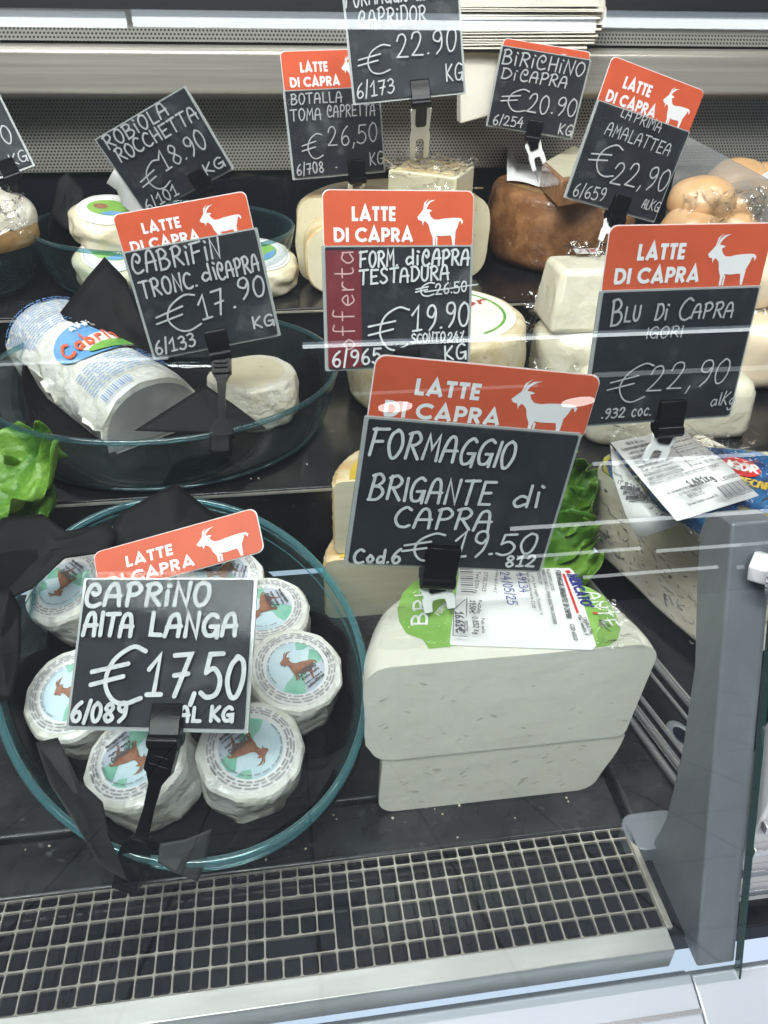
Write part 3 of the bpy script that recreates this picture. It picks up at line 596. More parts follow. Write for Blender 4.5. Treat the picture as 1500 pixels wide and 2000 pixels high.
torn('black paper sheet at the left edge of the front bowl below the wide one', [(-70, 1180, .40), (20, 1150, .41), (42, 1190, .405), (38, 1300, .375), (20, 1370, .355), (-60, 1370, .355)], 8)
torn('black paper sheet curling up inside the right front of the front bowl', [(548, 1598, .292), (566, 1540, .305), (556, 1490, .318), (584, 1484, .32), (640, 1476, .322), (688, 1448, .328), (711, 1418, .333), (700, 1490, .313), (655, 1565, .293), (600, 1622, .278)], 11, amp=.0010)
torn('black paper strip between the front right round and the bowl rim', [(440, 1655, .262), (470, 1610, .275), (540, 1588, .286), (600, 1570, .295), (590, 1622, .276), (500, 1662, .262)], 14, amp=.0008)
torn('black paper flap coloured as if lit, folded over the near left rim of the front bowl', [(70, 1450, .305), (112, 1440, .31), (150, 1520, .29), (200, 1566, .278), (214, 1640, .256), (252, 1722, .2365), (196, 1690, .238), (150, 1612, .249), (98, 1530, .27)], 17, amp=.0007, m='paper_lit')
torn('black paper flap hanging over the near rim of the front bowl beside the clamp', [(312, 1648, .2500), (360, 1640, .2515), (414, 1618, .2530), (402, 1680, .2450), (386, 1722, .2400), (340, 1704, .2400), (308, 1684, .2440)], 20, amp=.0003, m='paper_lit')
torn('tall black paper corner standing behind the half log in the middle bowl', [(118, 610, .755), (160, 556, .765), (205, 502, .775), (246, 545, .765), (290, 650, .72), (335, 745, .66), (300, 770, .65), (170, 700, .70)], 23)
torn('black paper corner lying in front of the cut round in the middle bowl', [(262, 842, .575), (386, 762, .600), (402, 752, .605), (470, 800, .585), (522, 838, .575), (440, 848, .57)], 29, amp=.0007)
torn('black paper corner standing at the left of the back bowl', [(98, 420, .965), (112, 352, .985), (130, 336, .99), (165, 372, .985), (160, 420, .965), (130, 450, .95)], 32)

# ------------------------------------------------------------------ price signs
def frame(P, X, U):
    X = Vector(X).normalized(); U = Vector(U); U = (U - X * U.dot(X)).normalized(); Zv = X.cross(U); P = Vector(P)
    return Matrix(((X.x, U.x, Zv.x, P.x), (X.y, U.y, Zv.y, P.y), (X.z, U.z, Zv.z, P.z), (0, 0, 0, 1)))
def sign(label, pose, lines, card=None, stem='fork', base=None, cx=0.0, strip=None, ink='ink', seed=1, pen=.028, cs=1.0, sy=1.0):
    P, X, U, w, h = pose; F = frame(P, X, U); base = Vector(base)
    t = thing('price_sign', label, 'price sign', base, 'handwritten price signs of the cheese counter')
    fm = lambda x, y, z: F @ Vector((x, y, z))
    mb = MB(); mb.prism(rrect(-w / 2, -h / 2, w / 2, h / 2, .0008, 2), -.0006, .0006, fm); link('slate_panel', mb, 'slate', t, smooth=0)
    e_ = .0022
    mb = MB(); mb.prism(rrect(-w / 2 - e_, -h / 2 - e_, w / 2 + e_, h / 2 + .001, .001, 2), -.0024, -.0010, fm); link('acrylic_backing', mb, 'acrylic', t, smooth=0)
    mb = MB(); mb.prism(rrect(-w / 2 - e_, -h / 2 - e_, w / 2 + e_, h / 2 + .0045, .001, 2), .0016, .0021, fm); link('clear_sleeve', mb, 'sleeve', t, smooth=0)
    if strip:
        x1 = -w / 2 + strip * w; mb = MB(); mb.prism(rrect(-w / 2, -h / 2, x1, h / 2 - .002, .0005, 2), .0006, .0009, fm)
        sp_ = link('offer_strip', mb, 'maroon', t, smooth=0); mb = MB()
        f2 = lambda x, y, z: fm(x, y, z + .0010)
        text(mb, 'offerta', (x1 - .22 * strip * w, -h / 2 + .05 * h + .008), (x1 - .22 * strip * w, h / 2 - .04 * h), strip * w * .62, .0009, f2, 5, 0, 0, gap=.16)
        link('strip_lettering', mb, 'pale_pink', sp_, smooth=0)
    mb = MB(); f3 = lambda x, y, z: fm(x, y, z + .00235); k = 0
    for L in lines:
        s, u0, v0, u1, v1, hh = L[:6]; pw = (L[6] if len(L) > 6 else pen) * w * .74; sl = L[7] if len(L) > 7 else .06; k += 1
        text(mb, s, (-w / 2 + u0 * w, h / 2 - v0 * h), (-w / 2 + u1 * w, h / 2 - v1 * h), hh * h, pw, f3, seed * 17 + k, .03, sl)
    link('handwriting', mb, ink, t, smooth=0)
    if card:
        x0, y0, rot, full = card; cw = w * cs; ch = full * cw * sy; C0 = Matrix.Translation((-w / 2 + x0 * w, h / 2 + y0 * w, 0)) @ Matrix.Rotation(R(rot), 4, 'Z')
        fc = lambda x, y, z: F @ (C0 @ Vector((x, y, z)) - Vector((0, 0, .0034)))
        mb = MB(); mb.prism(rrect(0, -ch, cw, 0, .045 * cw, 6), 0, .0006, fc); cdp = link('header_card', mb, 'card', t, smooth=20)
        mb = MB(); mb.prism(rrect(-.0006, -ch - .0004, cw + .0006, .0006, .045 * cw, 6), -.0004, -.0001, fc); link('card_edge', mb, 'white_print', cdp, smooth=20)
        fp = lambda x, y, z: fc(x, y, z + .0008); q = lambda px_, py__: ((px_ - 258) / 864 * cw, -(py__ - 305) / 864 * cw * sy)
        mb = MB(); a = q(417, 463); c_ = q(666, 388); bold(mb, 'LATTE', a[0], c_[0], a[1], c_[1] - a[1], fp)
        a = q(312, 574); c_ = q(768, 499); bold(mb, 'DI CAPRA', a[0], c_[0], a[1], c_[1] - a[1], fp); link('card_lettering', mb, 'white_print', cdp, smooth=0)
        mb = MB(); mb.poly([(x * cw, y * cw * sy) for x, y in GOAT], fp)
        for hn in HORNS: mb.poly([(x * cw, y * cw * sy) for x, y in hn], fp)
        link('goat_emblem', mb, 'white_print', cdp, smooth=0)
    # clip and stem
    jw = .0175 * w / .1; J = Vector((cx * w, -h / 2, 0)); js = w / .1
    mb = MB(); mb.prism([(-.004 * js, .011 * js), (-.0035 * js, .013 * js), (.0035 * js, .013 * js), (.0045 * js, .011 * js), (.0052 * js, -.001 * js), (.006 * js, -.006 * js), (.003 * js, -.0095 * js), (-.003 * js, -.0095 * js), (-.0055 * js, -.006 * js), (-.005 * js, 0)],
                        J.x - jw / 2, J.x + jw / 2, lambda z, y, x: fm(x, J.y + y, z))
    clp = link('clip', mb, 'black_plastic', t, bevel=.0007 * js, smooth=40)
    mb = MB(); mb.tube([fm(J.x - jw * .5, J.y - .0072 * js, .0035 * js), fm(J.x + jw * .5, J.y - .0072 * js, .0035 * js)], .0042 * js, 14); link('clip_barrel', mb, 'black_plastic', clp, smooth=50, bevel=.0004)
    A = fm(J.x, J.y - .009 * js, .001); v = base - A; Ln = v.length; v.normalize(); zx = (F.to_3x3() @ Vector((1, 0, 0))); zx = (zx - v * zx.dot(v)).normalized(); zn = v.cross(zx)
    g = lambda s, d, hh: A + zx * s + v * d + zn * hh
    if stem.startswith('fork'):
        pin = .36 if stem == 'fork' else .14
        if Ln < .03: pin = .2
        B = Ln * (1 - pin); k = js * (1.45 if stem == 'fork' else 1.3); s_ = k
        out = [(-.0068 * s_, .004), (-.0046 * s_, .0005), (.0046 * s_, .0005), (.0068 * s_, .004), (.0058 * s_, .45 * B), (.0066 * s_, .55 * B), (.0064 * s_, B), (.0030 * s_, B), (.0028 * s_, .72 * B)] + [(.0028 * s_ * math.cos(R(a)), .66 * B - .06 * B * math.sin(R(a))) for a in (30, 60, 90, 120, 150)] + [(-.0028 * s_, .72 * B), (-.0030 * s_, B), (-.0064 * s_, B), (-.0066 * s_, .55 * B), (-.0058 * s_, .45 * B)]
        mb = MB(); mb.prism(out[::-1], -.0011, .0011, g); link('fork', mb, 'white_plastic', t, bevel=.0004, smooth=30)
        mb = MB(); mb.prism([(-.0036 * s_, -.002), (.0036 * s_, -.002), (.0036 * s_, .30 * B), (.0026 * s_, .34 * B), (-.0026 * s_, .34 * B), (-.0036 * s_, .30 * B)][::-1], .0012, .0032, g); link('clip_tongue', mb, 'black_plastic', clp, bevel=.0005)
        for sx in (-1, 1):
            mb = MB(); mb.tube([g(sx * .0046 * s_, B - .004, 0), g(sx * .0042 * s_, Ln + .012, 0)], .00055, 8); link('pin', mb, 'pin', t)
    else:
        S_ = js * (1.25 if Ln > .03 else 1.0)
        mb = MB(); mb.prism(rrect(-.0062 * S_, -.001, .0062 * S_, .013 * S_, .002, 3), -.0035, .0035, g); mb.prism(rrect(-.0045 * S_, .004 * S_, .0045 * S_, .0065 * S_, .0006, 2), .0036, .0048, g); mb.prism(rrect(-.0045 * S_, .008 * S_, .0045 * S_, .0095 * S_, .0006, 2), .0036, .0048, g)
        link('upper_joint', mb, 'black_plastic', t, bevel=.0006)
        mb = MB(); e1 = Ln - .012 * S_
        mb.prism([(-.0056 * S_, .0125 * S_), (.0056 * S_, .0125 * S_), (.0028 * S_, .0185 * S_), (.0022 * S_, .03 * S_ if e1 > .035 else .02 * S_), (.0030 * S_, e1), (-.0030 * S_, e1), (-.0022 * S_, .03 * S_ if e1 > .035 else .02 * S_), (-.0028 * S_, .0185 * S_)][::-1], -.0018, .0018, g)
        mb.prism(rrect(-.0011 * S_, .022 * S_, .0011 * S_, max(e1 - .004, .026 * S_), .0008, 2), .0018, .0023, g)
        link('arm', mb, 'black_plastic', t, bevel=.0005)
        mb = MB(); mb.prism([(-.0036 * S_, e1 - .002), (.0036 * S_, e1 - .002), (.0072 * S_, e1 + .005), (.0074 * S_, e1 + .012), (-.0074 * S_, e1 + .012), (-.0072 * S_, e1 + .005)][::-1], -.0045, .0045, g)
        mb.prism(rrect(-.0056 * S_, e1 + .009 * S_, .0056 * S_, e1 + .021 * S_, .0012, 3), -.006, .008, g)
        for q in range(5): mb.prism(rrect(-.0056 * S_, e1 + (.010 + q * .0022) * S_, .0056 * S_, e1 + (.0112 + q * .0022) * S_, .0003, 1), .008, .0086, g)
        link('rim_clamp', mb, 'black_plastic', t, bevel=.0006)
    return t
PO = {
'caprino': ((-0.0767, 0.3241, 0.134), (0.9734, -0.2137, 0.0827), (0.1129, 0.7626, 0.6417), 0.1, 0.0825),
'brigante': ((0.0940, 0.3434, 0.2113), (0.9907, -0.0196, -0.1348), (0.1362, 0.0607, 0.9919), 0.115, 0.089),
'cabrifin': ((-0.0561, 0.6059, 0.2412), (0.9883, 0.0334, 0.1489), (-0.1530, 0.1802, 0.9748), 0.1, 0.081),
'offerta': ((0.0833, 0.5061, 0.2625), (0.9972, 0.0645, -0.0366), (0.0169, 0.2848, 0.9616), 0.1, 0.079),
'blu': ((0.2489, 0.4326, 0.2508), (0.9981, 0.0583, -0.0188), (0.0117, 0.1194, 0.9958), 0.105, 0.085),
'robiola': ((-0.1034, 0.8732, 0.2961), (0.8641, -0.2316, 0.4468), (-0.4660, -0.0262, 0.8878), 0.11, 0.082),
'botalla': ((0.0768, 0.9202, 0.3080), (0.9675, 0.2523, 0.0144), (-0.0643, 0.1905, 0.9827), 0.105, 0.083),
'birichino': ((0.3156, 0.9732, 0.3401), (0.9779, -0.1710, -0.1207), (0.1237, 0.0046, 0.9954), 0.1, 0.08),
'laprima': ((0.3491, 0.7689, 0.3021), (0.9474, 0.1739, -0.2687), (0.2547, 0.1029, 0.9647), 0.11, 0.084),
'capridor': ((0.1359, 0.8377, 0.4014), (0.9933, -0.0609, 0.0983), (-0.0529, 0.30, 0.9466), 0.105, 0.1),
'left': ((-0.3117, 0.9410, 0.2939), (0.9231, 0.2820, 0.2614), (-0.3780, 0.5304, 0.7628), 0.1, 0.08)}
sign('slate sign reading CAPRINO ALTA LANGA 17,50 with a red goat card tilted behind it', PO['caprino'],
     [('@APRiNO', .02, .19, .75, .18, .15, .034), ('AlTA', .03, .395, .32, .395, .15, .034), ('LANGA', .42, .395, .93, .39, .15, .034), ('€', .12, .86, .42, .84, .37, .034, .02), ('17,50', .43, .80, .98, .80, .27, .036), ('6/089', .02, .97, .33, .965, .115, .03), ('AL KG', .64, .96, .94, .95, .09, .028)],
     (.008, .165, 15.5, .345), 'arm', onz(262, 1690, .044), .07, seed=1, sy=.77)
sign('largest slate sign reading FORMAGGIO BRIGANTE di CAPRA 19.50 on a white fork', PO['brigante'],
     [('FORMAGGIO', .015, .215, .70, .235, .17, 0.0203), ('BRIGANTE', .045, .51, .64, .505, .165, 0.0203), ('di', .755, .505, .89, .50, .16, 0.0203), ('CAPRA', .19, .70, .67, .685, .145, 0.0203), ('€', .26, .95, .455, .93, .21, 0.0164, .1), ('.', .46, .93, .48, .93, .1, 0.0187), ('19', .51, .905, .675, .885, .20, 0.0179, .1), ('.', .695, .87, .715, .87, .1, 0.0187), ('50', .74, .865, .93, .84, .15, 0.0172, .12), ('Cod.6', .02, .985, .25, .965, .105, .02), ('812', .80, .955, .95, .945, .085, .018)],
     (.0, .288, 0, .36), 'fork_deep', (0.0850, .331, .136), -.035, seed=2, cs=1.035, sy=.86)
sign('slate sign reading CABRIFIN TRONC. di CAPRA 17.90 on a black arm over a bowl', PO['cabrifin'],
     [('@ABRiFiN', .03, .20, .70, .19, .18, .022), ('TRONC.', .04, .43, .47, .41, .15, .022), ('di', .52, .38, .64, .37, .155, .022), ('@APRA', .65, .385, .97, .37, .15, .022), ('€', .10, .82, .43, .80, .33, .019, .05), ('17', .44, .72, .64, .70, .22, .021), ('.', .70, .665, .72, .665, .1, .026), ('90', .76, .60, .97, .60, .185, .021), ('KG', .82, .90, .985, .90, .11, .021), ('6/133', .02, .97, .34, .955, .125, .02)],
     (-.012, .272, 0, .35), 'arm', (-.0495, .541, .146), .015, seed=3, ink='thin_ink', sy=.9)
sign('slate sign with a maroon offerta strip reading FORM. di CAPRA TESTADURA 19.90', PO['offerta'],
     [('FORM.', .225, .16, .48, .155, .125, .019), ('di', .54, .145, .63, .14, .12, .019), ('@APRA', .655, .15, .98, .15, .125, .021), ('TESTADURA', .22, .30, .84, .265, .115, .019), ('€', .61, .41, .74, .40, .11, .013), ('26.50', .75, .395, .97, .37, .085, .014), ('€', .28, .86, .56, .85, .36, .017, .06), ('19.90', .58, .70, .99, .655, .20, .019, .1), ('SCONTO', .58, .80, .82, .785, .075, .015), ('24%.', .84, .80, .975, .79, .08, .015), ('KG', .82, .96, .975, .945, .125, .018), ('6/965', .02, .98, .36, .96, .125, .019), ('-', .62, .395, 1.06, .33, .04, .012)],
     (.0, .35, 0, .36), 'fork', (.088, .548, .134), .05, strip=.235, seed=4, cs=1.02)
sign('slate sign reading BLU Di CAPRA 22,90 stuck in the wrapped blue cheese', PO['blu'],
     [('B', .06, .235, .125, .225, .19, .018), ('LU', .14, .205, .235, .20, .11, .017), ('Di', .335, .20, .41, .20, .115, .017), ('C', .485, .205, .565, .205, .155, .016), ('APRA', .575, .20, .845, .205, .11, .016), ('IGORI', .30, .335, .53, .335, .08, .011), ('€', .10, .83, .36, .82, .29, .013, .14), ('22,90', .36, .76, .90, .72, .20, .013, .16), ('al', .83, .905, .89, .895, .10, .011, .2), ('Kg', .90, .90, .99, .90, .11, .011, .2), ('.932', .09, .945, .24, .945, .075, .014), ('coc.', .29, .945, .42, .945, .11, .013)],
     (.0, .36, 0, .37), 'fork_deep', onz(1268, 915, .172), .07, seed=5, ink='thin_ink', cs=1.025)
sign('plain slate sign tilted on its corner reading ROBIOLA ROCCHETTA 18.90', PO['robiola'],
     [('ROBiOLA', .06, .16, .76, .155, .15, .022), ('ROCCHETTA', .09, .345, .985, .345, .15, .022), ('€', .14, .84, .42, .83, .33, .018, .05), ('18.90', .42, .67, .92, .66, .22, .02, .08), ('KG', .76, .93, .97, .93, .12, .02), ('6/101', .04, .985, .42, .97, .13, .019)],
     None, 'arm', (-.0895, .826, .214), .18, seed=6, ink='thin_ink')
sign('slate sign reading BOTALLA TOMA CAPRETTA 26,50 on the pale half wheel', PO['botalla'],
     [('BOTALLA', .04, .15, .58, .15, .115, .018), ('TOMA', .02, .335, .34, .335, .125, .018), ('@APRETTA', .41, .315, .93, .33, .13, .018), ('€', .11, .79, .33, .78, .30, .016, .05), ('26,50', .385, .66, .935, .64, .22, .018, .08), ('6/708', .02, .975, .31, .955, .125, .017), ('.', .44, .92, .46, .92, .1, .018), ('KG', .83, .92, .99, .92, .15, .017)],
     (.005, .345, 0, .36), 'fork', (.0985, .932, .245), .18, seed=7, ink='thin_ink')
sign('top slate sign cut off by the picture edge reading CAPRIDOR 22.90', PO['capridor'],
     [('FORMAGGIO', .0, .21, .56, .21, .13, .018), ('di', .62, .215, .70, .215, .12, .018), ('CAPRA', .74, .215, .99, .215, .12, .018), ('@APRiDOR', .10, .395, .70, .395, .14, .018), ('€', .06, .79, .35, .785, .25, .016, .06), ('22.90', .41, .67, .95, .66, .19, .018, .06), ('KG', .84, .91, .99, .91, .14, .017), ('6/173', .02, .975, .36, .955, .12, .017)],
     None, 'fork', (.163, .888, .262), .10, seed=8, ink='thin_ink')
sign('slate sign reading BiRiCHiNO Di CAPRA 20.90 over the brown wheel', PO['birichino'],
     [('BiRi@HiNO', .02, .20, .96, .20, .165, .022), ('Di', .04, .385, .21, .385, .125, .02), ('@APRA', .26, .38, .80, .38, .14, .022), ('€', .10, .78, .40, .77, .30, .019, .06), ('20.90', .41, .76, .98, .71, .23, .021, .06), ('6/254', .05, .985, .40, .965, .125, .019), ('KG', .83, .97, .99, .97, .14, .02)],
     (.005, .075, 0, .35), 'fork', (.334, .962, .243), .05, seed=9, ink='thin_ink', cs=.99)
sign('slanted slate sign reading LA PRIMA AMALATTEA 22,90 under a red goat card', PO['laprima'],
     [('LA', .23, .075, .34, .085, .105, .014), ('PRIMA', .38, .085, .68, .10, .105, .014), ('AMALATTEA', .14, .285, .86, .30, .125, .015), ('€', .08, .71, .38, .70, .34, .017, .06), ('22,90', .36, .75, .97, .66, .24, .018, .1), ('6/659', .03, .975, .36, .95, .13, .016), ('AL', .79, .905, .86, .905, .10, .014), ('KG', .87, .90, .98, .90, .11, .014)],
     (.0, .335, 0, .36), 'fork', (.327, .742, .220), .06, seed=10, ink='thin_ink', cs=1.02)
sign('slate sign cut off by the left picture edge ending in 90 KG', PO['left'],
     [('€', .10, .70, .36, .70, .30, .018), ('18,90', .40, .66, .93, .66, .24, .019, .06), ('KG', .80, .95, .98, .95, .15, .018)],
     None, 'arm', (-.302, .83, .214), .26, seed=11, ink='thin_ink')
# ------------------------------------------------------------------ cheeses
def profile(Rr, z0, h, rb=.006, rt=.006, bulge=0.0, k=6):
    p = [(0, z0)]
    p += [(Rr - rb + rb * math.sin(R(90 * i / k)), z0 + rb - rb * math.cos(R(90 * i / k))) for i in range(k + 1)]
    p += [(Rr + bulge * math.sin(math.pi * i / 6), z0 + rb + (h - rb - rt) * i / 6) for i in range(1, 6)]
    p += [(Rr - rt + rt * math.cos(R(90 * i / k)), z0 + h - rt + rt * math.sin(R(90 * i / k))) for i in range(k + 1)]
    return p + [(0, z0 + h)]
def cheese_body(name, c, prof, rind, paste, parent, rot=0, sweep=math.pi, wob=.001, seed=1, proud=.0006, n=56, tap=None):
    fr = lambda r, a, z: r + ((tap(a, z) if tap and r > .03 else 0) + wob * 2 * nz((math.cos(a) * .1 + seed, math.sin(a) * .1, z), 30) if r > .005 else 0)
    mb = MB(); mb.lathe(prof, n, rot, rot + sweep, fr, c)
    o = link(name, mb, rind, parent, smooth=50)
    if sweep < 6 and paste:
        mb = MB(); c = Vector(c)
        def face(a, sgn):
            d = Vector((math.cos(a), math.sin(a), 0)); nn = Vector((-d.y, d.x, 0)) * sgn * proud
            return [c + d * (fr(r, a, z) * .995) + Vector((0, 0, z)) + nn for r, z in prof]
        if abs(sweep - math.pi) < 1e-4:
            A = face(rot, -1); B = face(rot + sweep, 1); ring = A + B[::-1]
            # one flat cut face, gridded so that it can take a little unevenness
            mb.add(ring, [tuple(range(len(ring)))])
        else:
            for a, s_ in ((rot, -1), (rot + sweep, 1)):
                f = face(a, s_); mb.add(f, [tuple(range(len(f)))])
        link('cut_face', mb, paste, parent, smooth=0)
    return o
def eyes(parent, n, x0, x1, z0, z1, y, seed, size=.003, m='eye'):
    rnd = random.Random(seed); mb = MB()
    for _ in range(n):
        cx, cz = rnd.uniform(x0, x1), rnd.uniform(z0, z1); w = size * rnd.uniform(.25, 1); h = w * rnd.uniform(.15, .45); rot = rnd.uniform(-.5, .9)
        mb.poly([(cx + a, cz + b_) for a, b_ in ell(0, 0, w, h, 10, rot)], lambda x, z, q: Vector((x, y - q, z)))
    return link('eye_holes', mb, m, parent, smooth=0)
def film(parent, pts, seed, amp=.006, nu=16, nv=16, name='cling_film', m='film_shiny'):
    """crumpled sheet over a patch given by its four corners"""
    A, B, C_, D = (Vector(p) for p in pts); mb = MB(); nn = (B - A).cross(D - A).normalized(); rows = []
    for j in range(nv + 1):
        v = j / nv; row = []
        for i in range(nu + 1):
            u = i / nu; p = A * (1 - u) * (1 - v) + B * u * (1 - v) + C_ * u * v + D * (1 - u) * v
            e_ = 1 + 1.3 * max(abs(u - .5), abs(v - .5)) * 2
            row.append(p + nn * (abs(nz(p, 70, seed)) * amp * e_ + nz(p, 150, seed + 3) * amp * .4) + Vector((nz(p, 50, seed + 5), nz(p, 50, seed + 6), 0)) * amp * .8)
        rows.append(row)
    mb.loft(rows, False, False); return link(name, mb, m, parent, smooth=18)
plane = lambda z: (lambda x, y, q: Vector((x, y, z + q)))
def pz(z): return lambda px, py: (onz(px, py, z).x, onz(px, py, z).y)

# stacked half wheels in front
a, b = ony(709, 1300, .294), ony(1281, 1300, .294); cx = (a.x + b.x) / 2; Rb = (b.x - a.x) / 2 - .001; ZT = .137
a2 = ony(744, 1500, .2955); Rl = (b.x - a2.x) / 2 - .0005
t = thing('white_cheese_half', 'lower plain half wheel of white goat cheese on the deck under the labelled one', 'cheese', (a2.x + Rl, .37, 0))
cheese_body('cheese_body', (a2.x + Rl, .296, 0), profile(Rl, .0002, .0555, .010, .003), 'brigante', 'brigante', t, 0, math.pi, .0012, 3, tap=lambda a, z: -(.5 + .5 * math.cos(a)) * (.004 + .013 * max(0, 1 - z / .0555) ** 1.4))
eyes(t, 34, a2.x + .012, a2.x + 2 * Rl - .03, .008, .05, .2952, 5, .0032)
t = thing('white_cheese_half', 'upper half wheel of white goat cheese with green print and white price label', 'cheese', (cx, .37, .056))
cheese_body('cheese_body', (cx, .294, 0), profile(Rb, .056, ZT - .056, .006, .014), 'brigante', 'brigante', t, 0, math.pi, .001, 8, tap=lambda a, z: -(.5 + .5 * math.cos(a)) * .006 * max(0, 1 - (z - .056) / .07) - (.5 - .5 * math.cos(a)) * .010 * max(0, 1 - (z - .056) / .022) ** 2)
eyes(t, 30, cx - Rb * .93, cx + Rb * .9, .064, .125, .2932, 9, .0026)
P = pz(ZT); mb = MB(); fT = plane(ZT + .0004)
mb.poly([P(*q) for q in [(776, 1190), (786, 1160), (808, 1137), (850, 1125), (900, 1118), (930, 1120), (915, 1180), (895, 1262), (838, 1268), (826, 1250), (794, 1238), (780, 1216)]], fT)
mb.poly([P(*q) for q in [(1118, 1140), (1150, 1148), (1178, 1164), (1200, 1195), (1212, 1228), (1206, 1250), (1190, 1262), (1160, 1266), (1120, 1262)]], fT)
gpn = link('green_print', mb, 'lime', t, smooth=0); mb = MB(); f2 = plane(ZT + .0009)
def btext(s, p0, p1, h, w, **kw): text(mb, s, P(*p0), P(*p1), h, w, f2, jit=.0, **kw)
btext('BRI', (832, 1222), (838, 1164), .0085, .0015, slant=-.2); btext('ANTE', (1140, 1160), (1182, 1226), .0085, .0013, slant=.1)
btext('FORMAGGIO', (858, 1205), (888, 1168), .0032, .0006)
link('print_lettering', mb, 'label_white', gpn, smooth=0)
mb = MB(); mb.prism([P(*q) for q in [(897, 1112), (1112, 1112), (1120, 1118), (1164, 1264), (1156, 1272), (880, 1262), (878, 1256)]][::-1], ZT + .0006, ZT + .0011)
lb = link('price_label', mb, 'label_white', t, smooth=0); f2 = plane(ZT + .0014)
mb = MB(); x0, y0 = P(1113, 1122)
bold(mb, 'MERCATO\'', 0, .0315, 0, .0072, lambda x, y, z: f2(*(Vector(P(1106, 1125)) + Vector((Vector(P(1143, 1203)) - Vector(P(1106, 1125))).normalized()) * x + Vector((-(Vector(P(1143, 1203)) - Vector(P(1106, 1125))).normalized().y, (Vector(P(1143, 1203)) - Vector(P(1106, 1125))).normalized().x)) * y), z), .22, .05)
link('shop_name', mb, 'navy', lb, smooth=0)
mb = MB(); mb.stroke([P(1100, 1124), P(1128, 1201)], .0016, f2, 'square'); btext("'", (1143, 1199), (1146, 1204), .006, .0016); mb.stroke([P(1105, 1121), P(1113, 1119)], .003, f2, 'square'); link('red_bar', mb, 'red', lb, smooth=0)
mb = MB(); btext('FORMAGGIO BRIGANTE DI CAPRA', (1084, 1117), (1106, 1212), .0030, .00055); btext('COD 6812', (1112, 1224), (1120, 1256), .0022, .0004); btext('CASALE Mto', (1136, 1212), (1152, 1244), .0022, .0004); btext('Pza Venesio 6', (1126, 1207), (1142, 1247), .0022, .0004)
btext('ALLENATO LATTE', (1066, 1118), (1076, 1160), .0018, .00035); btext('PRODOTTO DA F LLI PINNA INDUSTRIA CASEARIA', (1056, 1118), (1080, 1228), .0018, .00035); btext('INGREDIENTI', (1046, 1120), (1052, 1150), .0018, .00035)
btext('di capra sale caglio Trattato in', (1034, 1125), (1054, 1212), .0018, .00035); btext('fato con conservante E235', (1026, 1128), (1038, 1200), .0018, .00035)
btext('27.02.2025', (945, 1130), (940, 1168), .0022, .0004); btext('Tara 0.004 kg', (930, 1130), (924, 1172), .0022, .0004); btext('servare da 0 a +4 C', (968, 1124), (962, 1172), .0018, .00035)
btext('0.852 kg', (921, 1220), (925, 1254), .0030, .0006); btext('19.50€', (917, 1188), (916, 1214), .0030, .0006); btext('Prezzo/kg', (933, 1188), (931, 1214), .0018, .0004); btext('Peso netto', (938, 1224), (940, 1254), .0018, .0004); btext('PREZZO', (905, 1230), (906, 1250), .0018, .0004)
btext('16.61€', (888, 1212), (890, 1253), .0044, .0011)
for k in range(14):
    u = k / 13; mb.stroke([P(896 + 3 * u, 1117 + 56 * u), P(921 + 2 * u, 1118 + 56 * u)], [.0006, .0011, .0004][k % 3], f2, 'square')
mb.stroke([P(885, 1208), P(883, 1260)], .0005, f2); mb.stroke([P(885, 1208), P(907, 1189)], .0005, f2); mb.stroke([P(910, 1186), P(909, 1222)], .0005, f2); mb.stroke([P(883, 1260), P(912, 1262)], .0005, f2)
link('label_print', mb, 'text_grey', lb, smooth=0)
mb = MB(); btext('49134', (1009, 1122), (1016, 1160), .0052, .0006, slant=-.05); btext('24/05/25', (976, 1120), (992, 1184), .0056, .0006); link('pen_date', mb, 'pen_blue', lb, smooth=0)

film(t, [(*P(1165, 1270), ZT + .001), (*P(1262, 1268), ZT + .001), (*P(1200, 1175), ZT + .001), (*P(1168, 1180), ZT + .001)], 66, .0016, 20, 20)
film(t, [(*P(735, 1272), ZT + .001), (*P(880, 1270), ZT + .001), (*P(860, 1150), ZT + .001), (*P(775, 1165), ZT + .001)], 68, .0014, 20, 20, m='film')

# two basket-rind halves behind, left of the largest sign
def basket(label, cxx, yf, z0, h, Rr, seed, lab=True):
    t = thing('basket_cheese_half', label, 'cheese', (cxx, yf + .03, z0))
    fr = lambda r, a, z: r + (.0006 * math.sin(z * 1500) + .0003 * math.sin(a * 46 + z * 300) if r > .02 else 0)
    pr = profile(Rr, z0, h, .007, .008, 0, 5); mb = MB(); pr2 = []
    for i in range(len(pr) - 1):
        for q in range(3): pr2.append((pr[i][0] + (pr[i + 1][0] - pr[i][0]) * q / 3, pr[i][1] + (pr[i + 1][1] - pr[i][1]) * q / 3))
    pr2.append(pr[-1]); mb.lathe(pr2, 100, 0, math.pi, fr, (cxx, yf, 0)); link('basket_rind', mb, 'basket_rind', t, smooth=60)
    ring = [Vector((cxx + r * .985, yf - .0007, z)) for r, z in pr] + [Vector((cxx - r * .985, yf - .0007, z)) for r, z in pr[::-1]]
    mb = MB(); mb.add(ring, [tuple(range(len(ring)))]); link('cut_face', mb, 'basket_paste', t, smooth=0)
    if lab:
        mb = MB(); mb.prism([(cxx + Rr * .62 * math.cos(R(a)), yf + .001 + Rr * .62 * math.sin(R(a))) for a in range(0, 181, 12)], z0 + h + .0001, z0 + h + .0005); l2 = link('paper_label', mb, 'label_white', t, smooth=0)
        mb = MB(); mb.lathe([(Rr * .63, z0 + h + .0002), (Rr * .63, z0 + h + .0008), (Rr * .80, z0 + h + .0008), (Rr * .80, z0 + h + .0002)], 30, R(3), R(177), None, (cxx, yf, 0)); link('yellow_band', mb, 'yellow', l2, smooth=20)
    return t
